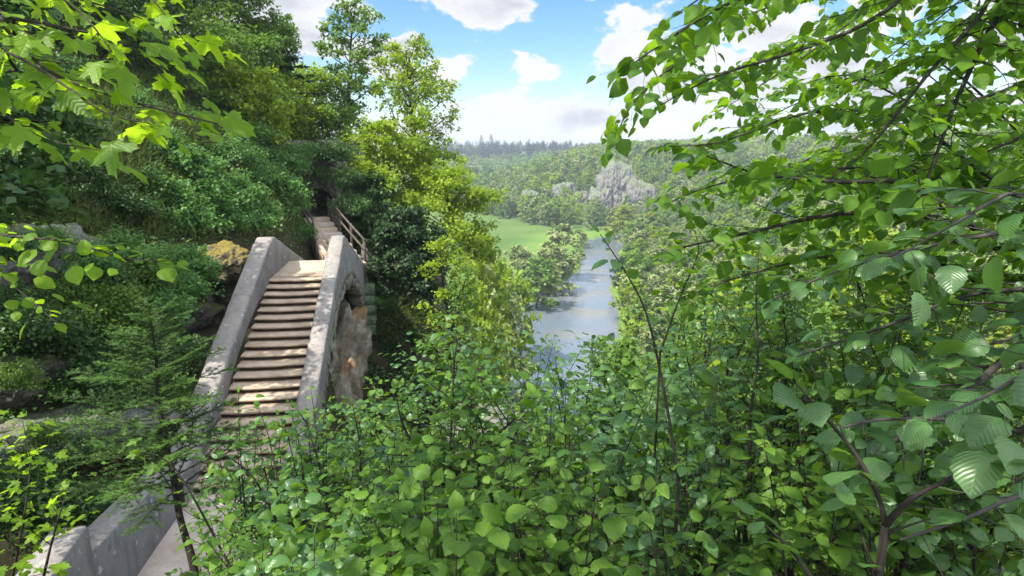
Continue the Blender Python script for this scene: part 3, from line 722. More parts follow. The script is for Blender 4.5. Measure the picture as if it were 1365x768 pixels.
# ------------------------------------------------------------------ trees
def grow_tree(rng, height, radius, cb=.25, n_limb=26, leaf=.2, per=70, prof='oval', lean=.03, up=.5, spread=.17, bark_r=.018, tmpl=TL, droop=.1, sub_gap=.55, outw=.35, nz=1.0, nr=.45):
    wood, lv = Geo(), Leaves()
    P = wander((0, 0, -.4), vec([rng.normal(0, lean), rng.normal(0, lean), 1]), height * .97 + .4, 14, rng, .035, 0, .02)
    tube(wood, P, np.linspace(height * bark_r, height * .0025, len(P)) * (1 + .5 * np.exp(-np.arange(len(P)) * 1.2)), None, 8)
    for i in range(n_limb):
        f = cb + (1 - cb) * ((i + rng.random()) / n_limb); az = i * 2.4 + rng.normal(0, .4)
        g_ = (f - cb) / (1 - cb)
        pr = {'oval': math.sqrt(max(.05, 1 - (2 * g_ - .85) ** 2 / 1.4)), 'cone': 1.02 - .85 * g_, 'col': .55 + .45 * sin(pi * min(1, g_ * 1.05)), 'dome': math.sqrt(max(.04, 1 - g_ ** 2.2))}[prof]
        L = radius * pr * rng.uniform(.65, 1.15); k = f * (len(P) - 1); a = int(k); p = P[min(a, len(P) - 2)] + (P[min(a + 1, len(P) - 1)] - P[min(a, len(P) - 2)]) * (k - a)
        d = vec([cos(az), sin(az), up * rng.uniform(.5, 1.4) + .5 * g_])
        Q = wander(p, d, L, 7, rng, .12, droop * .4, 0.02); tube(wood, Q, max(.012, height * bark_r * .36 * (1 - .6 * g_)), .006, 5)
        ns = max(2, int(L / sub_gap)); 
        for j in range(ns + 1):
            h_ = .3 + .7 * (j + .5) / (ns + 1); qk = h_ * 7; qa = min(6, int(qk)); q = Q[qa] + (Q[qa + 1] - Q[qa]) * (qk - qa)
            sd = nrm(d * .5 + rng.normal(0, .75, 3) + vec([0, 0, .05])); sl = (.30 * L * (1.15 - h_) + .35 * sub_gap) * rng.uniform(.7, 1.3)
            S = wander(q, sd, sl, 4, rng, .15, droop * .5); tube(wood, S, .010 * height / 8, .003, 3, cap=False)
            m = int(per * rng.uniform(.6, 1.3)); tt = rng.random(m) ** .7 * 4; ia = np.minimum(tt.astype(int), 3)
            c = S[ia] + (S[ia + 1] - S[ia]) * (tt - ia)[:, None] + rng.normal(0, 1, (m, 3)) * vec([spread, spread, spread * .55]) * (.5 + sl)
            out = nrm(c - P[min(a, len(P) - 1)] * vec([1, 1, 1]))
            ld = nrm(out * .5 + rng.normal(0, .7, (m, 3)) + vec([0, 0, -.25])); ln = nrm(vec([0, 0, nz]) + out * outw + rng.normal(0, nr, (m, 3)))
            lv.add(c, ld, ln, leaf * rng.uniform(.6, 1.25, m), np.clip(rng.uniform(.15, .85) + rng.normal(0, .12, m), 0, 1))
    crown = Geo(); lv.into(crown, tmpl); return wood, crown
def tree_thing(name, rng, mat, bark, label, cat, group=None, loc=(0, 0, 0), **kw):
    w, c = grow_tree(rng, **kw); t = empty(name, loc, label, cat, group)
    w.build('trunk', bark, t); c.build('crown', mat, t); return t
def grow_spruce(rng, height, radius, whorl=.45, leaf=.3, mat=None, dens=1.0, droop=.35):
    wood, lv = Geo(), Leaves(); P = wander((0, 0, -.3), (0, 0, 1), height + .3, 10, rng, .012)
    tube(wood, P, height * .014, .01, 7); z = height * .08
    while z < height * .985:
        f = z / height; n = int(6 + 2 * rng.random()); a0 = rng.uniform(0, 6)
        for i in range(n):
            L = radius * (1 - f) ** .8 * rng.uniform(.75, 1.15) + .05; a = a0 + i * 2 * pi / n + rng.normal(0, .15)
            d = vec([cos(a), sin(a), .25 - droop * (1 - f)]); p = vec([np.interp(z, P[:, 2], P[:, 0]), np.interp(z, P[:, 2], P[:, 1]), z])
            Q = wander(p, d, L, 5, rng, .04, .05, .03); tube(wood, Q, .012 * height / 8, .003, 3, cap=False)
            m = max(5, int(dens * L / leaf * 9)); t = rng.random(m) ** .8 * 5; ia = np.minimum(t.astype(int), 4); c = Q[ia] + (Q[ia + 1] - Q[ia]) * (t - ia)[:, None]
            sd = nrm(np.cross(d, [0, 0, 1])) * rng.choice([-1, 1], m)[:, None]; w = (1.1 - t / 5)[:, None]
            ld = nrm(nrm(d) * .8 + sd * w * 1.1 + rng.normal(0, .2, (m, 3)) + vec([0, 0, -.3])); lv.add(c, ld, nrm(vec([0, 0, 1]) + rng.normal(0, .3, (m, 3))), leaf * rng.uniform(.5, 1.2, m) * (1.2 - .6 * f), np.clip(rng.uniform(.3, .7) + rng.normal(0, .15, m), 0, 1))
        z += whorl * rng.uniform(.8, 1.2) * (1.1 - .5 * f)
    crown = Geo(); lv.into(crown, TL); return wood, crown

def place_top(px, py, Z, extra=0.0):
    """a tree whose tip shows at that pixel, at depth Z, rooted in the ground below"""
    p = at(px, py, Z); gz = Hs(p[0], p[1]); return vec([p[0], p[1], gz]), p[2] - gz + extra

R_ = np.random.default_rng
# trees along the far bank and the left slope, each grown for its own place
def big(name, px, py, Z, radius, mat, bark, label, seed, cat='tree', **kw):
    b, h = place_top(px, py, Z); a = dict(height=h, radius=radius); a.update(kw)
    return tree_thing(name, R_(seed), mat, bark, label, cat, loc=b, **a)
big('slender_tree', 452, 5, 40, 2.6, 'mid_leaf', 'bark', 'tall narrow tree with open crown against the sky left of the forked one', 101, prof='col', cb=.35, n_limb=40, leaf=.27, per=26, up=.35, spread=.20)
big('broad_tree', 548, 55, 36, 3.4, 'spring_leaf', 'bark', 'tall light green tree rising behind the cave into the sky', 102, prof='oval', cb=.28, n_limb=42, leaf=.24, per=34, up=.6, spread=.20)
big('maple_tree', 528, 165, 35.5, 3.3, 'spring_leaf', 'grey_bark', 'bright yellow green maple spreading over the steps to the cave', 103, prof='dome', cb=.30, n_limb=42, leaf=.22, per=54, up=.3, spread=.20)
big('maple_tree', 588, 228, 34, 3.5, 'spring_leaf', 'grey_bark', 'yellow green maple leaning out above the valley', 104, prof='dome', cb=.30, n_limb=44, leaf=.22, per=54, up=.2, spread=.22)
big('yew_tree', 535, 285, 27.5, 2.1, 'needle', 'bark', 'dark evergreen yew below the maples beside the bridge end', 105, prof='dome', cb=.05, n_limb=46, leaf=.20, per=75, up=.3, spread=.16)
big('yew_tree', 496, 235, 33.5, 1.8, 'dark_leaf', 'bark', 'dark green tree right of the cave behind the railing', 106, prof='dome', cb=.05, n_limb=40, leaf=.20, per=75, up=.3, spread=.16)
big('bright_sapling', 600, 320, 26, 1.6, 'spring_leaf', 'twig', 'fresh yellow green sapling in front of the dark yew', 107, prof='dome', cb=.25, n_limb=22, leaf=.17, per=40, up=.4)
big('bright_sapling', 555, 345, 25.5, 1.3, 'mid_leaf', 'twig', 'low green sapling rooted on the cliff right of the bridge', 108, prof='dome', cb=.25, n_limb=20, leaf=.17, per=40, up=.4)
big('leaning_tree', 400, 105, 41, 3.4, 'spring_leaf', 'bark', 'olive green tree with bare limbs on the ridge left of the cave', 109, prof='dome', cb=.35, n_limb=26, leaf=.24, per=40, up=.2)
bs, hs_ = place_top(378, 42, 36)
def spruce_thing(label, loc, h, r, seed, mat='needle', leaf=.34, dens=1.0, whorl=.5):
    w, c = grow_spruce(R_(seed), h, r, whorl, leaf, dens=dens); t = empty('spruce_tree', loc, label, 'tree'); w.build('trunk', 'bark', t); c.build('crown', mat, t); return t
spruce_thing('dark spruce on the left ridge with its tip against the sky', bs, hs_, 2.4, 120)
big('oak_tree', 275, -60, 33, 4.2, 'mid_leaf', 'bark', 'big leafy tree with several dark limbs at top of the left slope', 110, prof='oval', cb=.2, n_limb=48, leaf=.22, per=55, up=.5, spread=.2)
big('oak_tree', 180, -80, 31, 4.0, 'mid_leaf', 'bark', 'leafy tree behind the hanging maple leaves at upper left', 111, prof='oval', cb=.15, n_limb=44, leaf=.20, per=55, up=.5, spread=.2)
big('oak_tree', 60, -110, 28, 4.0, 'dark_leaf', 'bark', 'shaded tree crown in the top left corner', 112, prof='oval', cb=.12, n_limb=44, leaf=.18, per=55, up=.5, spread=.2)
big('oak_tree', 345, 30, 36, 2.6, 'mid_leaf', 'bark', 'smaller leafy tree on the ridge in front of the dark spruce', 113, prof='oval', cb=.12, n_limb=36, leaf=.22, per=55, up=.5, spread=.2)

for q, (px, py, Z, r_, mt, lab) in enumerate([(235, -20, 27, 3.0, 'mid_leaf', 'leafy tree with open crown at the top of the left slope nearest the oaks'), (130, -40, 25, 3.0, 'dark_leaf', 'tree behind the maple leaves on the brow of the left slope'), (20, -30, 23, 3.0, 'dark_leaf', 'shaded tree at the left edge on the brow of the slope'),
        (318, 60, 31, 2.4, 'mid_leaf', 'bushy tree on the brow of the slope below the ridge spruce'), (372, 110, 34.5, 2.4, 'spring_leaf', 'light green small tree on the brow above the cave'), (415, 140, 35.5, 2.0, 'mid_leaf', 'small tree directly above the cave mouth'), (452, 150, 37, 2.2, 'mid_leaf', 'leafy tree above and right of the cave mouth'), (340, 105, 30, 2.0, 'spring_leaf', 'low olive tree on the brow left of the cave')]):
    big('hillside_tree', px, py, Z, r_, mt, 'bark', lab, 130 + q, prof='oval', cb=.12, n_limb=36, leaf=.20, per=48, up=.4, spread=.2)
# shrubs on the left slope (copies of four bushes)
def grow_bush(rng, r, h, leaf, n=26, per=46):
    wood, lv = Geo(), Leaves()
    for i in range(n):
        az = i * 2.4 + rng.normal(0, .3); q = math.sqrt((i + .5) / n); d = vec([cos(az) * q * r, sin(az) * q * r, h * (1.05 - .75 * q ** 2)])
        P = wander((0, 0, -.15), d, np.linalg.norm(d) * rng.uniform(.8, 1.15), 6, rng, .12, .03); tube(wood, P, .016, .004, 4, cap=False)
        for j in (2, 3, 4, 5, 6):
            m = int(per * rng.uniform(.6, 1.2)); c = P[j] + rng.normal(0, 1, (m, 3)) * vec([.17, .17, .10]) * r
            ld = nrm(rng.normal(0, .7, (m, 3)) + nrm(d) * .6 + vec([0, 0, -.3])); ln = nrm(vec([0, 0, 1]) + nrm(d) * .4 + rng.normal(0, .4, (m, 3)))
            lv.add(c, ld, ln, leaf * rng.uniform(.6, 1.3, m), np.clip(rng.uniform(.1, .8) + rng.normal(0, .15, m), 0, 1))
    crown = Geo(); lv.into(crown, TL); return wood, crown
def bush_proto(mat, seed, r=1.0, h=1.0, leaf=.11, n=26, per=46, name='shrub'):
    w, c = grow_bush(R_(seed), r, h, leaf, n, per); t = empty(name); w.build('stems', 'twig', t); c.build('foliage', mat, t); return t
def ground_hit(px, py, z0=5.0, z1=60.0):
    r = ray(px, py); ts = np.linspace(z0, z1, 900); P = r * ts[:, None]; d = P[:, 2] - H(P[:, 0], P[:, 1], False)
    k = np.argmax(d < 0); return P[k] if d[k] < 0 else None
protos = [bush_proto('slope_leaf', 201, leaf=.15, per=34), bush_proto('slope_leaf', 202, 1.2, .8, .10), bush_proto('mid_leaf', 203, 1.0, 1.1), bush_proto('dark_leaf', 204, 1.1, .9)]
used = [False] * 4
rng = R_(77)
def put_bush(k, p, sc, label, group=None, cat='shrub'):
    loc = vec([p[0], p[1], Hs(p[0], p[1]) - .05]); rz = rng.uniform(0, 6.28)
    if not used[k]:
        o = protos[k]; used[k] = True; o.location = tuple(loc); o.rotation_euler = (0, 0, rz); o.scale = (sc, sc, sc * rng.uniform(.85, 1.15))
    else: o = copy_tree(protos[k], loc, rz, (sc, sc, sc * rng.uniform(.85, 1.15)))
    for q in ('label', 'category', 'group'):
        if q in o: del o[q]
    tag(o, label, cat, group); return o
SL = 'leafy green shrub growing on the shaded slope left of the bridge'; SG = 'shrubs covering the slope left of the bridge'
for px, py, k, s in [(225, 215, 0, 1.1), (260, 235, 0, 1.2), (300, 205, 1, 1.2), (330, 180, 1, 1.3), (275, 275, 0, 1.1), (315, 265, 0, 1.1), (345, 235, 1, 1.1), (245, 300, 0, 1.0), (300, 300, 0, .9), (330, 300, 0, 1.0),
                     (215, 265, 0, 1.0), (190, 245, 3, 1.0), (60, 215, 3, 1.0), (25, 230, 3, 1.1), (100, 240, 3, 1.0), (165, 290, 3, 1.0), (60, 265, 3, .9), (130, 275, 3, .9), (30, 175, 3, 1.1), (100, 175, 2, .7),
                     (385, 185, 1, 1.2), (410, 170, 1, 1.2), (360, 160, 1, 1.2), (300, 150, 1, 1.2), (240, 160, 1, 1.0), (345, 290, 0, 1.0), (200, 190, 1, .8), (170, 140, 1, .9), (120, 110, 3, 1.0), (60, 100, 3, 1.2), (10, 110, 3, 1.1), (210, 110, 1, 1.1), (270, 115, 1, 1.2), (330, 130, 1, 1.2),
                     (150, 370, 2, .9), (110, 390, 2, .9), (190, 400, 2, .8), (130, 430, 2, .8), (70, 420, 2, .8), (30, 400, 3, .9), (175, 440, 3, .8), (215, 360, 3, .8), (90, 455, 3, .8), (10, 440, 3, .9), (230, 420, 2, .7), (160, 500, 3, .7), (120, 520, 3, .7), (30, 610, 3, .8)]:
    p = ground_hit(px, py)
    if p is not None: put_bush(k, p, s * .95, SL, SG)
for px, py, k, s, lab in [(385, 292, 0, 1.0, 'dense green bush directly left of the cave mouth'), (372, 310, 0, 1.1, 'green bush filling the gap between left parapet and cave steps'), (402, 318, 0, .7, 'small bright bush at the foot of the short wooden railing'), (340, 335, 0, .8, 'low bush behind the top of the left parapet')]:
    r = ray(px, py); p = r * 29.5; put_bush(k, p, s, lab)

for px, py, Z, k, sc_ in [(150, 385, 14.6, 2, .8), (110, 405, 14.0, 2, .75), (190, 420, 15.0, 2, .7), (215, 385, 16.0, 0, .7), (75, 420, 13.2, 3, .8), (150, 445, 14.2, 3, .8), (205, 455, 15.0, 3, .7), (30, 410, 12.6, 3, .8), (240, 360, 17.5, 0, .7), (110, 470, 13.2, 3, .7), (240, 440, 16.0, 3, .6),
                     (175, 490, 13.4, 3, .7), (220, 500, 14.2, 2, .6), (250, 330, 18.6, 0, .8), (185, 345, 16.2, 2, .8), (130, 345, 15.6, 3, .8), (215, 320, 18.0, 1, .8), (160, 315, 16.4, 0, .8), (20, 640, 10.5, 3, .8), (80, 650, 10.8, 3, .7), (130, 640, 11.4, 3, .6), (60, 545, 11.2, 2, .35), (20, 470, 11.6, 2, .4), (15, 300, 14.2, 3, .5), (120, 318, 14.6, 0, .55), (85, 362, 14.2, 2, .55), (20, 372, 13.6, 3, .6), (60, 285, 15.2, 1, .5), (110, 560, 11.4, 3, .4), (25, 590, 11.2, 3, .5)]:
    p = at(px, py + 18, Z); loc = p - vec([0, 0, .35]); o = copy_tree(protos[k], loc, rng.uniform(0, 6.28), sc_)
    for q in ('label', 'category', 'group'):
        if q in o: del o[q]
    tag(o, 'leafy shrub rooted among the dark rocks left of the bridge', 'shrub', 'shrubs among the rocks left of the bridge')
for px, py, Z, k, sc_, lab in [(392, 205, 31.6, 0, 1.0, 'ivy bush hanging over the left edge of the cave cliff'), (415, 188, 32.2, 1, .8, 'bush on top of the cave cliff above the mouth'), (446, 192, 32.4, 3, 1.0, 'dark bush on top of the cave cliff right of the mouth'), (458, 225, 32.0, 3, .9, 'dark bush hanging on the cave cliff right of the mouth'),
                          (380, 235, 31.4, 0, 1.0, 'bush low on the cave cliff left of the mouth'), (400, 250, 31.8, 2, .55, 'small plant clinging beside the left jamb of the cave'), (428, 215, 32.2, 3, .5, 'little dark plant clinging just above the cave mouth'), (368, 200, 31.0, 1, 1.1, 'broad bush at the left end of the cave cliff'), (470, 262, 31.6, 3, .9, 'dark bush behind the wooden railing near the cave')]:
    o = copy_tree(protos[k], at(px, py + 12, Z) - vec([0, 0, .2]), rng.uniform(0, 6.28), sc_)
    for q in ('label', 'category', 'group'):
        if q in o: del o[q]
    tag(o, lab, 'shrub')
# grass on the open part of the left slope, and low undergrowth everywhere near
def scatter_stuff(name, mat, regions, n, size, tmpl, seed, kind, blade=False, zoff=.02):
    rg = R_(seed); lv = Leaves(); P = []
    for (x0, y0, x1, y1), w in regions:
        m = int(n * w); px = rg.uniform(x0, x1, m); py = rg.uniform(y0, y1, m)
        d = np.stack([(px - 682.5) / FPX, CP + SP * (384 - py) / FPX, CP * (384 - py) / FPX - SP], -1)
        t = np.full(m, 4.0); done = np.zeros(m, bool)
        for _ in range(220):
            q = d * t[:, None]; hit = q[:, 2] < H(q[:, 0], q[:, 1]); done |= hit; t = np.where(done, t, t + .03 + t * .010)
            if done.all(): break
        q = d * t[:, None]; q = q[done & (t < 75)]; q[:, 2] = H(q[:, 0], q[:, 1]); P.append(q)
    P = np.concatenate(P); m = len(P)
    if blade:
        ld = nrm(rg.normal(0, .35, (m, 3)) + vec([.25, -.3, .55])); ln = nrm(rg.normal(0, 1, (m, 3)))
    else:
        ld = nrm(rg.normal(0, 1, (m, 3)) * vec([1, 1, .3])); ln = nrm(vec([0, 0, 1]) + rg.normal(0, .4, (m, 3)))
    P = P + (0 if blade else rg.uniform(0, .35, (m, 1)) * vec([0, 0, 1])) 
    lv.add(P + vec([0, 0, zoff]), ld, ln, size * rg.uniform(.5, 1.3, m), np.clip(fbm(P * .8, 3) * 1.2 + .5 + rg.normal(0, .15, m), 0, 1))
    g = Geo(); lv.into(g, tmpl); return tag(g.build(name, mat), kind=kind)
TG = (vec([[-.03, 0, 0], [.03, 0, 0], [.012, .55, .02], [0, 1, -.12]]), np.array([[0, 1, 2], [0, 2, 3]]), np.zeros((4, 2)))
scatter_stuff('slope_grass', 'grass_blade', [((90, 110, 260, 260), .6), ((60, 90, 420, 330), .35), ((500, 380, 560, 470), .12)], 26000, .55, TG, 301, 'stuff', True)
scatter_stuff('slope_undergrowth', 'slope_leaf', [((0, 60, 430, 340), .55), ((0, 340, 300, 640), .2), ((480, 330, 640, 520), .2), ((400, 480, 700, 680), .25)], 20000, .13, TL, 302, 'stuff')

for px, py, Z, k, sc_ in [(470, 500, 22, 2, .7), (510, 520, 21, 2, .8), (445, 545, 17.5, 2, .6), (480, 560, 18, 0, .7), (530, 560, 20, 2, .9), (560, 520, 23, 0, .8), (590, 500, 24, 2, .9), (455, 600, 15.5, 2, .6), (500, 610, 16, 0, .8), (560, 600, 17, 2, .9), (610, 560, 19, 0, .9), (520, 440, 26.0, 1, .6), (545, 425, 26.5, 0, .7), (600, 450, 26, 2, 1.0), (640, 480, 25, 0, 1.1), (505, 400, 27.5, 1, .5)]:
    p = at(px, py, Z); gz = Hs(p[0], p[1]); loc = vec([p[0], p[1], max(gz, min(p[2], gz + 1.0)) - .1]); o = copy_tree(protos[k], loc, rng.uniform(0, 6.28), sc_)
    for q in ('label', 'category', 'group'):
        if q in o: del o[q]
    tag(o, 'green shrub clinging to the gorge slope right of the bridge', 'shrub', 'shrubs of the gorge slope right of the bridge')
# ------------------------------------------------------------------ foreground shrubs
def path_px(pts, n=14): return bez([at(*p) for p in pts], n)
def ground_under(p, back=0.0): return vec([p[0], p[1], Hs(p[0], p[1]) - .1])
def plant(name, stems, mat, tmpl, label, cat, seed, leaf=.07, gap=.045, side=.34, sgap=.09, r0=.012, N=(0, 0, 1), group=None, start=.25, droop=.3, up=.15, wood='twig', rad=True, root=True, nj=.3, sub=True):
    """a shrub made of stems (control points in world space) with leafy side twigs; rooted in the ground below its first point"""
    rg = R_(seed); W, L = Geo(), Leaves(); base = None
    for P in stems:
        P = np.asarray(P)
        if root:
            b = ground_under(P[0]); 
            if base is None: base = b
            b = base * .75 + b * .25; b[2] = Hs(b[0], b[1]) - .1
            if P[0][2] - b[2] > .05: tube(W, bez([b, b * .5 + P[0] * .5 + vec([0, 0, .05]), P[0]], 8), r0 * 1.15, r0, 6)
        elif base is None: base = P[0]
        leafy_branch(P, W, L, rg, r0, max(.0015, r0 * .22), side, sgap, gap, leaf, N, start, droop, up, sub, nj, rad)
    t = empty(name, base, label, cat, group)
    W.V = [v - base for v in W.V]; g = Geo(); L.into(g, tmpl); g.V = [v - base for v in g.V]
    W.build('stems', wood, t); g.build('foliage', mat, t); return t

# clear individual saplings
plant('sapling', [path_px([(595, 700, 3.7), (600, 630, 3.75), (602, 560, 3.8), (606, 480, 3.85), (612, 445, 3.9)]), path_px([(598, 650, 3.75), (560, 610, 3.65), (535, 560, 3.6), (528, 520, 3.6)]), path_px([(600, 640, 3.7), (640, 600, 3.7), (690, 555, 3.65), (705, 530, 3.6)])],
      'hazel_leaf', TM, 'young forked tree with a dark stem in the middle of the foreground thicket', 'sapling', 401, .075, .055, .40, .085, .013, start=.22)
plant('shoot', [path_px([(905, 640, 2.2), (885, 520, 2.2), (862, 420, 2.2), (835, 365, 2.2), (800, 312, 2.2)], 22)], 'hazel_leaf_cool', TH, 'thin dark shoot arching up before the river with few leaves', 'shoot', 402, .062, .075, .085, .085, .006, start=.35, sub=False)
plant('shoot', [path_px([(1000, 640, 2.5), (1000, 560, 2.5), (1010, 480, 2.5), (1008, 400, 2.5), (1012, 330, 2.5)], 20)], 'hazel_leaf_cool', TH, 'upright shoot with pale broad leaves right of the arching shoot', 'shoot', 403, .085, .06, .22, .09, .007, start=.2, sub=False)
plant('shoot', [path_px([(880, 470, 2.7), (905, 400, 2.7), (930, 340, 2.7), (928, 315, 2.7)], 14)], 'hazel_leaf', TM, 'side shoot with dark leaves between arching shoot and bright maple', 'shoot', 404, .07, .06, .14, .10, .005, start=.2, sub=False)
plant('shrub', [path_px([(1165, 800, 1.35), (1180, 700, 1.35), (1150, 620, 1.38), (1095, 550, 1.4), (1060, 510, 1.42)], 18), path_px([(1180, 700, 1.35), (1215, 665, 1.3), (1270, 635, 1.27), (1310, 600, 1.25)], 14), path_px([(1100, 800, 1.5), (1060, 740, 1.5), (1010, 690, 1.55)], 12)],
      'hazel_leaf_cool', TH, 'hazel with big pleated leaves nearest the camera at lower right', 'shrub', 405, .085, .075, .16, .11, .008, start=.1, sub=False, droop=.2, rad=False)
plant('bright_maple_sapling', [path_px([(935, 560, 5.5), (940, 480, 5.6), (940, 420, 5.7), (938, 385, 5.8)]), path_px([(960, 520, 5.5), (985, 460, 5.5), (1010, 420, 5.6)])], 'spring_leaf', TMAP, 'sunlit yellow green maple sapling beyond the thin shoots', 'sapling', 406, .14, .09, .6, .14, .014, start=.15)

# thicket: shrubs of several stems, each rooted on the bank below the camera
def top_edge(x):
    return float(np.interp(x, [230, 300, 350, 400, 450, 500, 545, 585, 640, 690, 720, 755, 790, 815, 850, 900, 940, 1000, 1080, 1200, 1365], [680, 625, 570, 535, 520, 495, 440, 405, 398, 408, 418, 392, 412, 425, 405, 375, 345, 310, 290, 310, 340]))
TH_LABEL = 'leafy broadleaf shrub in the foreground thicket below the camera'; TH_GROUP = 'shrubs of the foreground thicket'
rg = R_(55); nshrub = 0
for row, (Z0, cnt, lf, off) in enumerate([(6.2, 13, .068, 0), (5.0, 14, .066, 25), (4.0, 14, .064, 60), (3.2, 13, .064, 115), (2.6, 13, .060, 185), (2.2, 10, .062, 250)]):
    for i in range(cnt):
        x = 270 + (1340 - 270) * (i + rg.uniform(.15, .85)) / cnt; te = top_edge(x) + off + rg.uniform(0, 40)
        if 225 < x < 470: te = max(te, 528 + row * 26)
        te = min(te, 715); stems = []
        for k in range(4):
            Z = Z0 * rg.uniform(.88, 1.12); x1 = x + rg.normal(0, 48); y1 = te + rg.uniform(0, 100) * (k > 0)
            x1 = min(max(x1, 262), 1400); y1 = max(y1, top_edge(x1) + 6 + off * .6)
            xm = x1 * .45 + x * .55; hgt = rg.uniform(.55, .8) * FPX / Z
            stems.append(path_px([(x + rg.normal(0, 10), y1 + hgt * 1.2, Z), (xm + rg.normal(0, 8), y1 + hgt * .55, Z * .99), (x1, y1, Z * .97)]))
        plant('shrub', stems, 'hazel_leaf' if rg.random() < .68 else 'hazel_leaf_cool', tmpl_ovate(4 if row < 3 else 9, rg.uniform(.58, .92), 0 if row < 3 else .12, rg.uniform(.04, .26), rg.uniform(.1, .45), rg.uniform(.65, .95)), TH_LABEL, 'shrub', 500 + nshrub, lf * rg.uniform(.85, 1.2), .036, .38, .072, .006, group=TH_GROUP, start=.03)
        nshrub += 1
# sunlit trees and bushes on the slope beyond the thicket, seen through the leaves
for i, (px, py, Z, r_, mt, lab) in enumerate([(985, 330, 17, 1.7, 'spring_leaf', 'sunlit yellow green tree on the slope behind the upright shoots'), (1090, 300, 20, 2.2, 'yellow_leaf', 'yellowish tree on the slope behind the hazel limbs'),
        (1190, 290, 16, 2.0, 'spring_leaf', 'light green tree on the slope behind the leaning hazel'), (1300, 270, 18, 2.4, 'yellow_leaf', 'yellow green tree showing at the right edge between the limbs'), (1050, 400, 11, 1.4, 'mid_leaf', 'green bush on the slope low behind the upright shoots'),
        (1200, 420, 10, 1.5, 'spring_leaf', 'sunlit bush under the thick grey hazel limb'), (1330, 430, 10, 1.5, 'spring_leaf', 'sunlit bush at the right edge under the hazel limbs'), (900, 420, 13, 1.4, 'mid_leaf', 'green bush between the arching shoot and the river'),
        (1120, 520, 7.5, 1.1, 'mid_leaf', 'green bush below the hazel with pleated leaves'), (1290, 560, 7.5, 1.2, 'spring_leaf', 'low sunlit bush at lower right behind big leaves'), (840, 450, 16, 1.5, 'mid_leaf', 'green bush at the near edge of the river view')]):
    b, h = place_top(px, py, Z); w, c = grow_tree(R_(480 + i), height=max(h, 1.5), radius=r_, cb=.05 if h < 6 else .3, n_limb=30, leaf=.13 if Z < 14 else .17, per=50, prof='dome', up=.4, spread=.17)
    t = empty('slope_tree', b, lab, 'tree'); w.build('trunk', 'twig', t); c.build('crown', mt, t)
for q, (x, y, Z, lab) in enumerate([(330, 560, 4.9, 'small leaved shrub covering the left of the lowest steps'), (385, 548, 5.1, 'small leaved shrub covering the right of the lowest steps'), (425, 545, 4.7, 'small leaved shrub before the foot of the right parapet'), (455, 530, 5.3, 'small leaved shrub between the right parapet and the thicket')]):
    plant('shrub', [path_px([(x + dx * .4, y + 170, Z), (x + dx * .7, y + 80, Z), (x + dx, y + abs(dx) * .5, Z)]) for dx in (-45, -15, 12, 40)], 'hazel_leaf' if q % 2 else 'hazel_leaf_cool', TM, lab, 'shrub', 470 + q, .066, .036, .34, .075, .007, start=.03)
# low plant with lobed leaves at the lower left
plant('lobed_shrub', [path_px([(10, 800, 4.6), (30, 700, 4.6), (40, 620, 4.7), (30, 560, 4.8)]), path_px([(60, 760, 4.5), (75, 700, 4.5), (95, 640, 4.6)]), path_px([(-30, 720, 4.6), (-15, 640, 4.6), (-10, 570, 4.7)])], 'maple_leaf', TMAP, 'light green lobed leaf shrub at the lower left edge beside the low wall', 'shrub', 431, .115, .05, .40, .07, .010, start=.05)
plant('lobed_shrub', [path_px([(330, 800, 3.4), (250, 650, 3.5), (215, 610, 3.5), (170, 600, 3.5)], 16)], 'hazel_leaf', TMAP, 'stem with lobed leaves hanging in front of the young spruce', 'shrub', 432, .105, .075, .22, .11, .007, start=.35, sub=False)
plant('bush', [path_px([(360, 760, 4.4), (370, 660, 4.5), (360, 590, 4.6), (345, 545, 4.6)]), path_px([(410, 700, 4.6), (400, 600, 4.7), (385, 540, 4.7)]), path_px([(330, 720, 4.8), (320, 600, 4.9), (318, 525, 4.9)]), path_px([(430, 700, 4.8), (425, 600, 4.9), (415, 522, 4.9)])], 'hazel_leaf', TM, 'loose green shrub in front of the last visible steps', 'shrub', 434, .07, .05, .30, .09, .008, start=.10)
plant('bush', [path_px([(440, 720, 3.9), (430, 640, 4.0), (410, 570, 4.1), (395, 545, 4.1)]), path_px([(480, 700, 4.2), (480, 600, 4.2), (470, 540, 4.2)]), path_px([(380, 720, 4.0), (340, 640, 4.0), (300, 605, 4.0)])], 'hazel_leaf', TM, 'bushy green shrub overlapping the lower end of the stair', 'shrub', 433, .075, .05, .36, .09, .010, start=.12)

# ------------------------------------------------------------------ overhanging branches
def overhang(name, limbs, mat, tmpl, label, cat, seed, leaf, gap, side, sgap, trunk=None, bark='bark', start=.2, droop=.2, N=(0, 0, 1), nj=.35, sub=True, tr=.11):
    """a tree standing beside the view whose limbs reach into it: limbs = list of (control points, r0, r1)"""
    rg = R_(seed); W, L = Geo(), Leaves(); base = vec(trunk[0]) if trunk is not None else vec(limbs[0][0][0])
    T = Geo(); 
    if trunk is not None: tube(T, bez(trunk, 14), tr, tr * .5, 10)
    t = empty(name, base, label, cat)
    for pts, r0, r1 in limbs:
        leafy_branch(bez(pts, 22), W, L, rg, r0, r1, side, sgap, gap, leaf, N, start, droop, .0, sub, nj, False, 7)
    W.V = [v - base for v in W.V]; T.V = [v - base for v in T.V]; g = Geo(); L.into(g, tmpl); g.V = [v - base for v in g.V]
    if T.n: T.build('trunk', bark, t)
    W.build('limbs', bark, t); g.build('foliage', mat, t); return t
TR = vec([4.3, 2.6, 0]); tr0 = vec([4.4, 2.6, Hs(4.4, 2.6) - .3])
TRK = [tr0, vec([4.3, 2.7, 0.2]), vec([4.0, 2.9, 2.2]), vec([3.6, 3.0, 4.0])]
def A(*p): return [at(*q) for q in p]
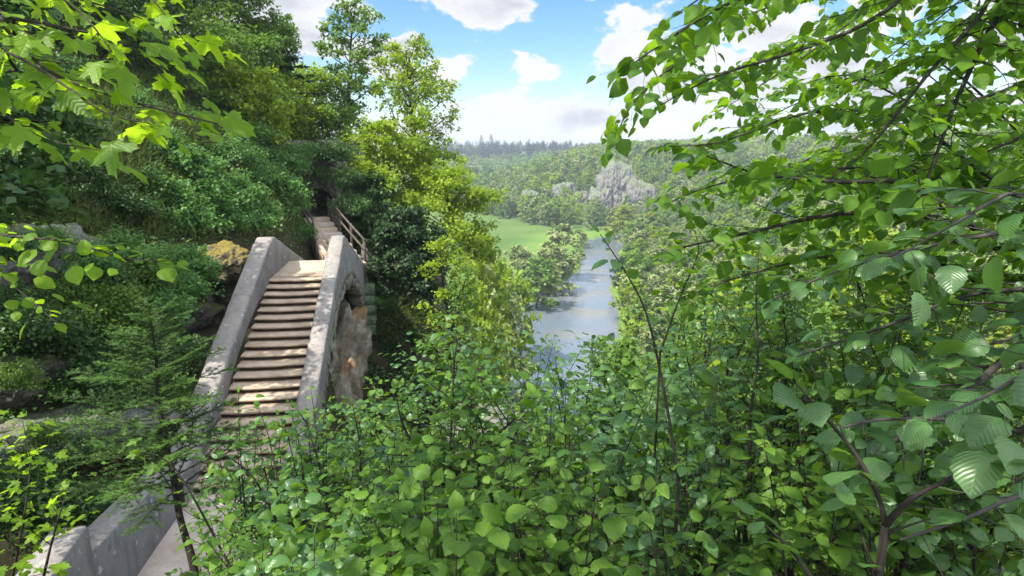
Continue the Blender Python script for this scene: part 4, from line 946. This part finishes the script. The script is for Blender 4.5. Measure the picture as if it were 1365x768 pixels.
overhang('overhanging_tree', [
    ([TRK[2]] + A((1400, -30, 3.3), (1330, 25, 3.2), (1279, 125, 3.2), (1245, 215, 3.1), (1215, 300, 3.0)), .022, .004),
    ([TRK[2]] + A((1390, -90, 3.2), (1309, 17, 3.1), (1240, 95, 3.0), (1160, 195, 2.9), (1090, 250, 2.8)), .018, .003),
    ([TRK[2]] + A((1350, -120, 3.0), (1180, 15, 2.9), (1080, 62, 2.8), (960, 100, 2.7), (880, 140, 2.6)), .016, .002),
    ([TRK[2]] + A((1300, -160, 2.8), (1080, -40, 2.6), (960, 10, 2.5), (880, 60, 2.4), (830, 95, 2.4)), .014, .002),
    ([TRK[3]] + A((1250, -200, 3.4), (1050, -60, 3.3), (930, 60, 3.2), (850, 130, 3.1), (812, 200, 3.1)), .014, .002),
    ([TRK[1]] + A((1420, 330, 2.9), (1274, 282, 2.8), (1206, 243, 2.8), (1124, 243, 2.75), (1012, 232, 2.7), (935, 205, 2.7)), .020, .003),
    ([TRK[1]] + A((1430, 260, 3.6), (1340, 250, 3.5), (1210, 160, 3.4), (1080, 150, 3.3), (960, 190, 3.2), (880, 195, 3.2)), .016, .002),
    ([TRK[2]] + A((1420, 60, 4.2), (1340, 120, 4.2), (1230, 140, 4.1), (1130, 100, 4.0), (1020, 130, 4.0)), .016, .002),
    ([TRK[1]] + A((1400, 330, 3.2), (1250, 290, 3.1), (1120, 285, 3.0), (1000, 310, 2.95), (910, 330, 2.9), (868, 350, 2.9)), .018, .002),
    ([TRK[1]] + A((1400, 380, 3.6), (1250, 350, 3.5), (1120, 340, 3.4), (1000, 365, 3.3), (900, 400, 3.3)), .016, .002),
    ([TRK[1]] + A((1400, 250, 3.9), (1250, 230, 3.8), (1100, 225, 3.7), (960, 245, 3.6), (880, 275, 3.6)), .016, .002),
    ([TRK[3]] + A((1380, -220, 4.6), (1240, -60, 4.5), (1120, 40, 4.4), (1020, 110, 4.3), (940, 160, 4.2)), .014, .002),
    ([TRK[3]] + A((1400, -160, 5.0), (1300, -20, 5.0), (1180, 80, 4.9), (1060, 180, 4.8)), .014, .002),
    ([TRK[2]] + A((1480, 200, 4.6), (1365, 215, 4.5), (1230, 215, 4.4), (1100, 215, 4.3), (980, 260, 4.2)), .014, .002),
    ([TRK[3]] + A((1250, -260, 2.6), (1080, -100, 2.5), (960, -20, 2.4), (900, 20, 2.4)), .012, .002),
    ([TRK[2]] + A((1450, 120, 3.8), (1365, 180, 3.8), (1300, 210, 3.7), (1200, 270, 3.6), (1080, 290, 3.5)), .014, .002),
], 'canopy_leaf', TM, 'tree reaching in from the right with leafy twigs hanging over the sky and valley', 'tree', 450, .088, .040, .56, .075, TRK, start=.20, droop=.30, nj=.45)
TR2 = vec([6.4, 4.6, Hs(6.4, 4.6) - .3]); TK2 = [TR2, vec([6.3, 4.7, -1.0]), vec([6.0, 4.9, 1.6]), vec([5.5, 5.2, 3.6])]
overhang('background_hazel', [
    ([TK2[2]] + A((1450, 40, 6.5), (1330, 60, 6.4), (1200, 90, 6.3), (1080, 130, 6.2), (980, 180, 6.2)), .022, .003),
    ([TK2[2]] + A((1430, 120, 6.2), (1300, 150, 6.0), (1180, 170, 5.9), (1060, 220, 5.8), (960, 270, 5.8)), .022, .003),
    ([TK2[1]] + A((1430, 240, 6.0), (1320, 250, 5.9), (1200, 260, 5.8), (1080, 290, 5.7), (990, 330, 5.7)), .022, .003),
    ([TK2[3]] + A((1440, -60, 6.8), (1300, -30, 6.6), (1180, 10, 6.5), (1060, 50, 6.4), (960, 110, 6.3)), .020, .003),
    ([TK2[1]] + A((1440, 320, 5.4), (1340, 320, 5.3), (1240, 330, 5.2), (1140, 350, 5.1), (1060, 380, 5.1)), .020, .003),
    ([TK2[3]] + A((1400, -140, 6.0), (1250, -80, 5.8), (1100, -20, 5.6), (980, 30, 5.5), (900, 90, 5.5)), .020, .003),
    ([TK2[2]] + A((1460, 180, 5.2), (1380, 190, 5.1), (1290, 110, 5.0), (1210, 60, 5.0), (1130, 30, 5.0)), .018, .003),
    ([TK2[1]] + A((1460, 400, 4.6), (1380, 390, 4.5), (1290, 400, 4.4), (1200, 410, 4.3), (1120, 440, 4.3)), .018, .003),
], 'canopy_leaf', TM, 'hazel farther behind the overhanging tree filling the right side with leaves', 'tree', 455, .095, .050, .80, .105, TK2, start=.18, droop=.30, nj=.45)
tr1 = vec([3.3, 1.9, Hs(3.3, 1.9) - .3]); TRL = [tr1, vec([3.2, 1.95, -1.6]), vec([3.0, 2.1, -.5]), vec([2.9, 2.2, .4])]
overhang('hazel_tree', [
    ([TRL[2]] + A((1420, 415, 2.3), (1365, 457, 2.2), (1290, 520, 2.1), (1205, 578, 2.0), (1120, 640, 1.95)), .019, .006),
    ([TRL[2]] + A((1440, 370, 2.6), (1365, 385, 2.6), (1285, 395, 2.6), (1180, 435, 2.6), (1062, 475, 2.6)), .015, .004),
    ([TRL[3]] + A((1430, 300, 2.4), (1340, 310, 2.3), (1230, 330, 2.3), (1120, 360, 2.2), (1030, 400, 2.2)), .012, .003),
    ([TRL[1]] + A((1440, 560, 1.9), (1360, 575, 1.9), (1270, 560, 1.9), (1170, 560, 1.85), (1090, 580, 1.8)), .012, .003),
    ([TRL[3]] + A((1420, 240, 2.0), (1340, 260, 1.9), (1270, 300, 1.8), (1180, 350, 1.75)), .010, .002),
    ([TRL[1]] + A((1440, 660, 1.7), (1365, 660, 1.6), (1290, 690, 1.55), (1200, 720, 1.5)), .010, .003),
    ([TRL[2]] + A((1430, 470, 1.5), (1365, 500, 1.4), (1310, 530, 1.35), (1240, 560, 1.3)), .008, .002),
], 'hazel_leaf_cool', TH, 'hazel leaning in from the right edge with grey limbs and broad leaves', 'tree', 451, .092, .050, .48, .075, TRL, 'grey_bark', start=.10, droop=.25, nj=.35, tr=.07)
TB0 = vec([-3.2, -2.6, Hs(-3.2, -2.6) - .3]); TBK = [TB0, vec([-3.2, -2.5, 0]), vec([-3.1, -2.2, 2.2]), vec([-2.9, -1.8, 3.8])]  # unseen tree, added behind the viewer to cast shade on the thicket
overhang('thicket_shade_tree', [([TBK[2 + (i % 2)], vec([-3.0 + i * .24, -.6, 3.2 + .12 * (i % 3)]), vec([-3.0 + i * .38, 1.2, 3.1 + .22 * (i % 4)]), vec([-3.2 + i * .50, 3.0 + .3 * (i % 2), 3.0 + .3 * (i % 4)])], .03, .004) for i in range(12)],
    'canopy_leaf', TM, 'tree overhead behind the viewer whose crown shades the thicket', 'tree', 456, .11, .07, .75, .15, TBK, start=.25, droop=.2, nj=.5)
ml0 = vec([-3.9, 1.4, Hs(-3.9, 1.4) - .3]); TML = [ml0, vec([-3.8, 1.5, -.2]), vec([-3.6, 1.7, 1.6]), vec([-3.3, 1.8, 3.2])]
overhang('maple_tree', [
    ([TML[2]] + A((-60, -20, 2.9), (0, 30, 2.8), (60, 92, 2.7), (150, 128, 2.6), (230, 150, 2.5), (290, 165, 2.45)), .012, .003),
    ([TML[2]] + A((-60, 20, 2.7), (20, 25, 2.6), (100, 40, 2.5), (170, 60, 2.45), (225, 110, 2.4)), .010, .002),
    ([TML[2]] + A((-80, -50, 2.6), (40, -10, 2.5), (110, 0, 2.4), (190, 25, 2.35)), .010, .002),
    ([TML[2]] + A((-60, -80, 2.2), (40, -30, 2.1), (110, 20, 2.05), (150, 70, 2.0)), .008, .002),
    ([TML[2]] + A((-60, 60, 2.4), (10, 70, 2.3), (80, 110, 2.2), (140, 150, 2.2), (200, 165, 2.2)), .008, .002),
    ([TML[1]] + A((-60, 130, 2.9), (0, 150, 2.8), (60, 185, 2.7), (130, 200, 2.6)), .007, .002),
    ([TML[3]] + A((-80, -150, 3.0), (60, -60, 2.8), (180, -20, 2.7), (250, 60, 2.6)), .010, .002),
    ([TML[3], vec([-2.2, 1.6, 2.6]), vec([-.8, 1.9, 2.9]), vec([.4, 2.2, 3.0])], .03, .004),
    ([TML[3], vec([-2.4, .6, 3.3]), vec([-1.0, .3, 3.6]), vec([.3, .2, 3.5])], .03, .004),
    ([TML[3], vec([-3.6, 3.2, 4.0]), vec([-3.0, 4.6, 4.6])], .03, .004),
], 'maple_leaf', TMAP, 'maple at the upper left edge with glowing lobed leaves overhead', 'tree', 452, .165, .075, .46, .13, TML, start=.36, droop=.35, nj=.4)
overhang('beech_branch', [
    ([TML[1]] + A((-80, 290, 3.2), (0, 313, 3.1), (90, 322, 3.0), (170, 345, 2.95), (235, 348, 2.9)), .009, .002),
    ([TML[1]] + A((-80, 330, 3.2), (-10, 360, 3.1), (40, 400, 3.05), (75, 430, 3.0)), .008, .002),
], 'maple_leaf', TROUND, 'slender round leafed tree at the left edge reaching towards the bridge', 'tree', 453, .085, .05, .34, .075, [ml0 + vec([-.3, .7, 0]), TML[1] + vec([-.3, .3, -.3])], start=.40, droop=.2, sub=False, tr=.03)

# young spruce in front of the bridge foot
def young_spruce():
    rg = R_(460); b = at(262, 800, 6.4); base = vec([b[0], b[1], min(b[2], Hs(b[0], b[1])) - .1]); W, L = Geo(), Leaves()
    P = bez([base, at(258, 755, 6.4), at(240, 690, 6.45), at(228, 620, 6.5), at(212, 540, 6.55), at(207, 470, 6.55), at(196, 395, 6.55)], 30)
    tube(W, P, np.linspace(.05, .006, len(P)), None, 8); ht = P[-1][2] - base[2]
    for i, f in enumerate(np.linspace(.40, .985, 74)):
        k = f * (len(P) - 1); a = int(k); p = P[min(a, len(P) - 2)] * (1 - k + a) + P[min(a + 1, len(P) - 1)] * (k - a)
        Lb = (1.95 * (1 - f) ** .8 + .07) * rg.uniform(.7, 1.15); az = i * 2.4 + rg.normal(0, .3); d = vec([cos(az), sin(az), .15 + .5 * f])
        Q = wander(p, d, Lb, 8, rg, .06, .06, .03); tube(W, Q, .010 * (1.2 - f), .002, 4, cap=False)
        tw = [Q]
        for j in range(2, 8):
            for s in (-1, 1):
                sd = nrm(nrm(d) * .9 + nrm(np.cross(d, [0, 0, 1])) * s + rg.normal(0, .12, 3)); tl = Lb * .42 * (1.15 - j / 8) * rg.uniform(.7, 1.2)
                if tl > .04: T_ = wander(Q[j], sd, tl, 3, rg, .06, .08); tw.append(T_); tube(W, T_, .003, .001, 3, cap=False)
        tn = rg.uniform(.2, .8)
        for T_ in tw:
            c = np.linalg.norm(np.diff(T_, axis=0), axis=1).sum(); m = int(c / .0032) + 4; t = rg.random(m) * (len(T_) - 1); ia = np.minimum(t.astype(int), len(T_) - 2)
            q = T_[ia] + (T_[ia + 1] - T_[ia]) * (t - ia)[:, None]; td = nrm(T_[-1] - T_[0]); sd = nrm(np.cross(td, [0, 0, 1])); s = rg.choice([-1, 1], m)[:, None]
            L.add(q, nrm(td * .55 + sd * s * .9 + rg.normal(0, .22, (m, 3)) + vec([0, 0, .12])), nrm(vec([0, 0, 1]) + rg.normal(0, .4, (m, 3))), rg.uniform(.028, .045, m), np.clip(tn + .25 * (t / (len(T_) - 1)) + rg.normal(0, .1, m) - .1, 0, 1))
    t = empty('young_spruce', base, 'young spruce with dark crooked stem standing before the bridge foot', 'tree'); W.V = [v - base for v in W.V]; g = Geo()
    L.into(g, (vec([[-.10, 0, 0], [.10, 0, 0], [0, 1, 0]]), TN[1], TN[2])); g.V = [v - base for v in g.V]
    W.build('trunk', 'twig', t); g.build('foliage', 'young_needle', t)
young_spruce()

# ------------------------------------------------------------------ valley trees
def far_proto(name, seed, mat, **kw):
    if kw.pop('spruce', False): w, c = grow_spruce(R_(seed), kw['height'], kw['radius'], 1.1, 1.5, dens=.5)
    else: w, c = grow_tree(R_(seed), **kw)
    t = empty(name); w.build('trunk', 'grey_bark', t); c.build('crown', mat, t); return t
FK = dict(height=12, cb=.08, n_limb=26, leaf=.80, per=22, spread=.15, sub_gap=1.4, outw=.9, nz=.8, nr=.35)
far = {
 'mid0': far_proto('valley_tree', 601, 'mid_leaf', radius=4.2, prof='oval', **FK), 'mid1': far_proto('valley_tree', 602, 'mid_leaf', radius=4.8, prof='dome', **FK),
 'spring0': far_proto('valley_tree', 603, 'spring_leaf', radius=4.2, prof='oval', **FK), 'spring1': far_proto('valley_tree', 604, 'spring_leaf', radius=3.6, prof='col', **FK),
 'grey0': far_proto('valley_tree', 605, 'grey_leaf', radius=4.4, prof='oval', **FK), 'grey1': far_proto('valley_tree', 606, 'grey_leaf', radius=5.0, prof='dome', **FK),
 'yellow0': far_proto('valley_tree', 607, 'yellow_leaf', radius=5.0, prof='dome', **FK), 'dark0': far_proto('valley_tree', 608, 'dark_leaf', radius=4.2, prof='oval', **FK),
 'spruce0': far_proto('spruce_tree', 609, 'far_needle', height=14, radius=2.6, spruce=True), 'spruce1': far_proto('spruce_tree', 610, 'far_needle', height=14, radius=2.0, spruce=True)}
fused = set(); rg = R_(88)
def put_far(k, x, y, h, label, group=None, wide=1.0, sink=.2):
    loc = (x, y, Hs(x, y) - sink); s = h / (14 if 'spruce' in k else 12); sc = (s * wide, s * wide, s); rz = rg.uniform(0, 6.28)
    o = far[k]
    if k in fused: o = copy_tree(o, loc, rz, sc)
    else: fused.add(k); o.location = loc; o.rotation_euler = (0, 0, rz); o.scale = sc
    for q in ('label', 'category', 'group'):
        if q in o: del o[q]
    return tag(o, label, 'tree', group)
def far_px(k, px, py, Z, label, group=None, wide=1.0):
    """tip at pixel, at depth Z"""
    p = at(px, py, Z); h = p[2] - Hs(p[0], p[1]); return put_far(k, p[0], p[1], max(h, 2.5), label, group, wide)
# single trees one can point to
for k, px, py, Z, wd, lab in [
    ('grey1', 752, 302, 215, 1.35, 'broad rounded willow on the near river bank at the meadow edge'), ('grey0', 733, 330, 195, 1.3, 'greyish willow in front of the broad one beside the water'),
    ('mid1', 715, 345, 178, 1.2, 'low green willow leaning over the river edge'), ('grey1', 690, 330, 190, 1.1, 'pale bushy tree between the meadow and the willows'),
    ('yellow0', 832, 276, 310, 1.3, 'bright yellow green willow below the large cliff'), ('yellow0', 866, 284, 300, 1.2, 'second yellow willow right of the brightest one below the cliff'),
    ('mid0', 735, 274, 347, 1.2, 'green rounded tree at the far end of the meadow'), ('mid1', 704, 270, 366, 1.3, 'wide green tree at the meadow end left of the rounded one'),
    ('grey0', 682, 262, 395, 1.1, 'pale grey green tree at the back of the meadow'), ('mid0', 760, 280, 340, 1.1, 'small green tree between meadow end and river bend'),
    ('grey0', 788, 276, 335, 1.0, 'bare grey tree under the cliff foot at the river bend'), ('grey1', 850, 325, 250, .9, 'silvery tree on the far river bank'), ('grey0', 880, 318, 230, .8, 'tall silvery tree right of the far river bank'),
    ('grey1', 845, 360, 165, 1.1, 'pale shrub overhanging the right edge of the river'), ('grey0', 905, 335, 185, .9, 'grey green tree on the right river bank behind the shoots'),
    ('spring0', 640, 335, 75, .55, 'light green tree on the bank below the yellow maples'), ('grey0', 660, 375, 95, .6, 'greyish tree with fine twigs above the left water edge'), ('spring1', 610, 365, 62, .5, 'light green tree below the yew on the cliff edge'),
    ('grey1', 672, 400, 110, .9, 'low grey green bush directly at the left water edge'), ('spring0', 650, 420, 82, .7, 'leafy light green bush left of the river bottom'), ('mid0', 620, 425, 60, .55, 'green tree just above the foreground thicket left of the river'),
    ('grey0', 652, 345, 130, .7, 'thin twiggy tree in front of the meadow'), ('spring1', 690, 365, 125, .8, 'bush on the left river bank under the low willow'),
    ('spring0', 575, 410, 48, .5, 'light green tree behind the grey cliff'), ('mid0', 545, 420, 44, .45, 'green tree in the gap beside the cliff below the yew')]:
    far_px(k, px, py, Z, lab, None, wd)
yb = 112.0
while yb < 300:
    l_, r_ = river_x(yb)
    put_far(['grey1', 'mid1', 'grey0'][rg.integers(0, 3)], float(r_) + rg.uniform(2, 4), yb, rg.uniform(2, 3.6), 'low bush leaning over the right bank of the river', 'bushes along the right river bank', 1.2)
    if yb > 160 and rg.random() < .55: put_far(['grey1', 'mid1', 'grey0'][rg.integers(0, 3)], float(l_) - rg.uniform(1, 3), yb, rg.uniform(3, 7), 'bush standing along the left bank of the river', 'bushes along the left river bank', 1.2)
    yb += rg.uniform(5, 8)
for px, py, Z in [(795, 262, 384), (812, 276, 380), (836, 262, 378), (862, 262, 380), (826, 282, 372), (850, 284, 370), (784, 266, 392), (872, 272, 372), (764, 262, 405), (742, 262, 405), (722, 264, 408), (700, 262, 410)]:
    far_px(['mid0', 'grey0', 'spring0', 'mid1'][int(px) % 4], px, py, Z, 'tree standing at the foot of the pale cliffs', 'trees along the foot of the far cliffs', .8)
# bank trees filling in, right-hand hillside and the spur with the cliff
HL = 'broadleaf tree in the wood covering the far valley side'; HG = 'trees of the wood on the far valley side'
cand = []
kinds = ['mid0', 'mid1', 'spring0', 'grey0', 'grey1', 'mid0', 'spring1', 'dark0', 'grey0', 'spring0']
rg2 = R_(909)
CL = [(825, 258, 400, 30), (752, 263, 430, 12), (712, 266, 436, 8)]
def clear_of_cliffs(x, y):
    for px, py, Z, r in CL:
        c = at(px, py, Z); fw = nrm(vec([c[0], c[1]]))
        dx = np.dot([x - c[0], y - c[1]], [fw[1], -fw[0]]); dy = np.dot([x - c[0], y - c[1]], fw)
        if abs(dx) < r * .85 and -34 < dy < r * .5: return False
    return True
y = 120.0
while y < 660:
    st = 5.6 + y * .005; x = -.12 * y if y > 346 + 0 * x else float(river_x(y)[1])
    while x < .85 * y:
        xx, yy = x + rg2.uniform(-.4, .4) * st, y + rg2.uniform(-.4, .4) * st; x += st
        l_, r_ = river_x(yy)
        if (yy < 340 and xx < r_ + 3) or (xx < 60 and 340 <= yy < float(meadow_end(xx)) + 3): continue
        if clear_of_cliffs(xx, yy): cand.append((yy, xx))
    y += st
# those that show largest: not hidden low behind the thicket
def shows(c):
    px = 682.5 + FPX * c[1] / (c[0] * CP + 35 * SP); return 640 < px < 1000
pts = sorted(cand, key=lambda c: c[0] + (0 if shows(c) else 5000))
nearset = pts[:235]; rest = pts[235:]
for y, x in nearset:
    k = kinds[int(abs(fbm(vec([[x * .03, y * .03, 1]]), 2)[0]) * 37 + rg2.integers(0, 3)) % len(kinds)]
    put_far(k, x, y, rg2.uniform(7.5, 13), HL, HG, rg2.uniform(.95, 1.3))
# the rest of the woods as one mass
def forest(name, mat, spots, proto, kind='stuff', thin=3, big=1.5):
    cr = far[proto]; me = [c for c in cr.children if c.name.startswith('crown')][0].data
    n = len(me.vertices); V = np.zeros(n * 3); me.vertices.foreach_get('co', V); V = V.reshape(-1, 3); F = np.zeros(len(me.polygons) * 3, int); me.loops.foreach_get('vertex_index', F); F = F.reshape(-1, 3)
    # thin the crown for distance: keep every second leaf, enlarged
    nl = n // 4; keep = np.arange(0, nl, thin); Q = V.reshape(nl, 4, 3)[keep]; c0 = Q.mean(1, keepdims=True); Q = c0 + (Q - c0) * big; V = Q.reshape(-1, 3); F = (TL[1][None] + (np.arange(len(keep)) * 4)[:, None, None]).reshape(-1, 3)
    g = Geo()
    for x, y, h, wd, tone in spots:
        s = h / (14 if 'spruce' in proto else 12); a = rg2.uniform(0, 6.28); R = np.array([[cos(a), -sin(a), 0], [sin(a), cos(a), 0], [0, 0, 1]])
        g.add((V @ R.T) * vec([s * wd, s * wd, s]) + vec([x, y, Hs(x, y) - .2]), F, np.clip(tone + rg2.normal(0, .12, len(V) // 4).repeat(4), 0, 1))
    return tag(g.build(name, mat), kind=kind)
groups = {}
for y, x in rest:
    k = kinds[int(abs(fbm(vec([[x * .02, y * .02, 1]]), 2)[0]) * 37 + rg2.integers(0, 3)) % len(kinds)]
    groups.setdefault(k, []).append((x, y, rg2.uniform(8, 14), rg2.uniform(1, 1.35), rg2.uniform(.2, .8)))
for k, sp in groups.items(): forest('woods', far[k].children[0].data.materials[0].name if False else {'mid': 'mid_leaf', 'spr': 'spring_leaf', 'gre': 'grey_leaf', 'dar': 'dark_leaf'}[k[:3]], sp, k)
back = {'spruce0': [], 'mid1': [], 'dark0': [], 'grey1': []}
for _ in range(2600):
    y = rg2.uniform(620, 1180); x = rg2.uniform(-.16 * y, .6 * y)
    sel = fbm(vec([[x * .006, y * .006, 4]]), 3)[0]
    if y > 960 and y < 1140 and sel > -.35: back['spruce0'].append((x, y, rg2.uniform(14, 21), 1.2, rg2.uniform(.2, .8)))
    elif y <= 980: back[['mid1', 'dark0', 'grey1', 'mid1'][int((sel + 1) * 9) % 4]].append((x, y, rg2.uniform(10, 16), 1.3, rg2.uniform(.2, .8)))
for k, sp in back.items():
    if sp: forest('spruce_woods' if 'spruce' in k else 'woods', {'spr': 'far_needle', 'mid': 'mid_leaf', 'dar': 'dark_leaf', 'gre': 'grey_leaf'}[k[:3]], sp, k, thin=9, big=2.2)
# skyline trees on the back hill
for i in range(90):
    px = rg2.uniform(585, 830) if i < 70 else rg2.uniform(830, 1365); Z = rg2.uniform(1290, 1345); p = at(px, 195, Z)
    put_far('spruce0' if rg2.random() < .6 else 'spruce1', p[0], p[1], rg2.uniform(5, 13) * (1.3 if rg2.random() < .25 else 1), 'small dark spruce in the row along the skyline of the back hill', 'spruces along the skyline', 1.1)
for px, h in [(642, 24), (655, 26)]:
    p = at(px, 190, 1300); put_far('spruce0', p[0], p[1], h, 'left of the two tall spruces on the skyline' if px == 642 else 'right and taller of the two tall spruces on the skyline', None, 1.3)
# limestone cliffs of the far valley side
def far_cliff(px, py, Z, half, seed, label, rz=0.0):
    c = at(px, py, Z); rock('limestone_cliff', c, half, 'far_limestone', label, seed, rz - math.atan2(c[0], c[1]), 3.2, .24, 1.6, 0.0, 100, 'cliff', vert=.42)
far_cliff(822, 262, 400, (12, 12, 19), 71, 'tall pale limestone cliff on the far valley side', .2)
far_cliff(850, 274, 394, (10, 9, 14), 72, 'lower limestone buttress adjoining the tall cliff on its right', .1)
far_cliff(800, 278, 396, (7, 8, 12), 75, 'slim limestone rib at the left foot of the tall cliff', .1)
far_cliff(752, 262, 425, (9, 8, 9), 73, 'small pale cliff half way between the tall cliff and the meadow end', .0)
far_cliff(706, 264, 430, (7, 6, 5), 74, 'smallest rock face among the trees above the meadow end', .0)

far_cliff(838, 290, 388, (9, 6, 8), 76, 'broken limestone foot under the tall cliff beside the yellow willow', .15)
far_cliff(776, 268, 415, (5, 5, 6), 77, 'narrow limestone tooth left of the tall cliff', .1)
# trees added on the left slope to shade the bridge and stair (crowns reach out of the picture)
for i, (x, y, h, r_) in enumerate([(-12.4, 13.4, 13, 3.4), (-10.8, 8.6, 15, 3.8)]):
    gz = Hs(x, y); w, c = grow_tree(R_(700 + i), height=h, radius=r_, cb=.5, n_limb=36, leaf=.22, per=80, prof='dome', up=.3, spread=.2)
    t = empty('bridge_shade_tree', (x, y, gz), ['added beech shading the bridge from the left slope', 'added beech at far left shading the lower stair'][i], 'tree'); w.build('trunk', 'bark', t); c.build('crown', 'dark_leaf', t)
for k, o in list(far.items()):
    if k not in fused:
        for c in list(o.children): bpy.data.objects.remove(c)
        bpy.data.objects.remove(o)
for k, o in enumerate(protos):
    if not used[k]:
        for c in list(o.children): bpy.data.objects.remove(c)
        bpy.data.objects.remove(o)

# the air of the valley
hb = Geo(); box(hb, (0, 2000, -2), (2300, 2080, 50)); hz = hb.build('haze', 'bark', None, False); tag(hz, kind='stuff')
hm, hk = new_mat('haze_air'); pv = hk.n('ShaderNodeVolumePrincipled'); pv.inputs['Color'].default_value = (0.80, 0.88, 1.0, 1); pv.inputs['Density'].default_value = 0.00033
pv.inputs['Anisotropy'].default_value = 0.2
ho = hk.n('ShaderNodeOutputMaterial'); hk.l(pv.outputs[0], ho.inputs['Volume']); hz.data.materials.clear(); hz.data.materials.append(hm)
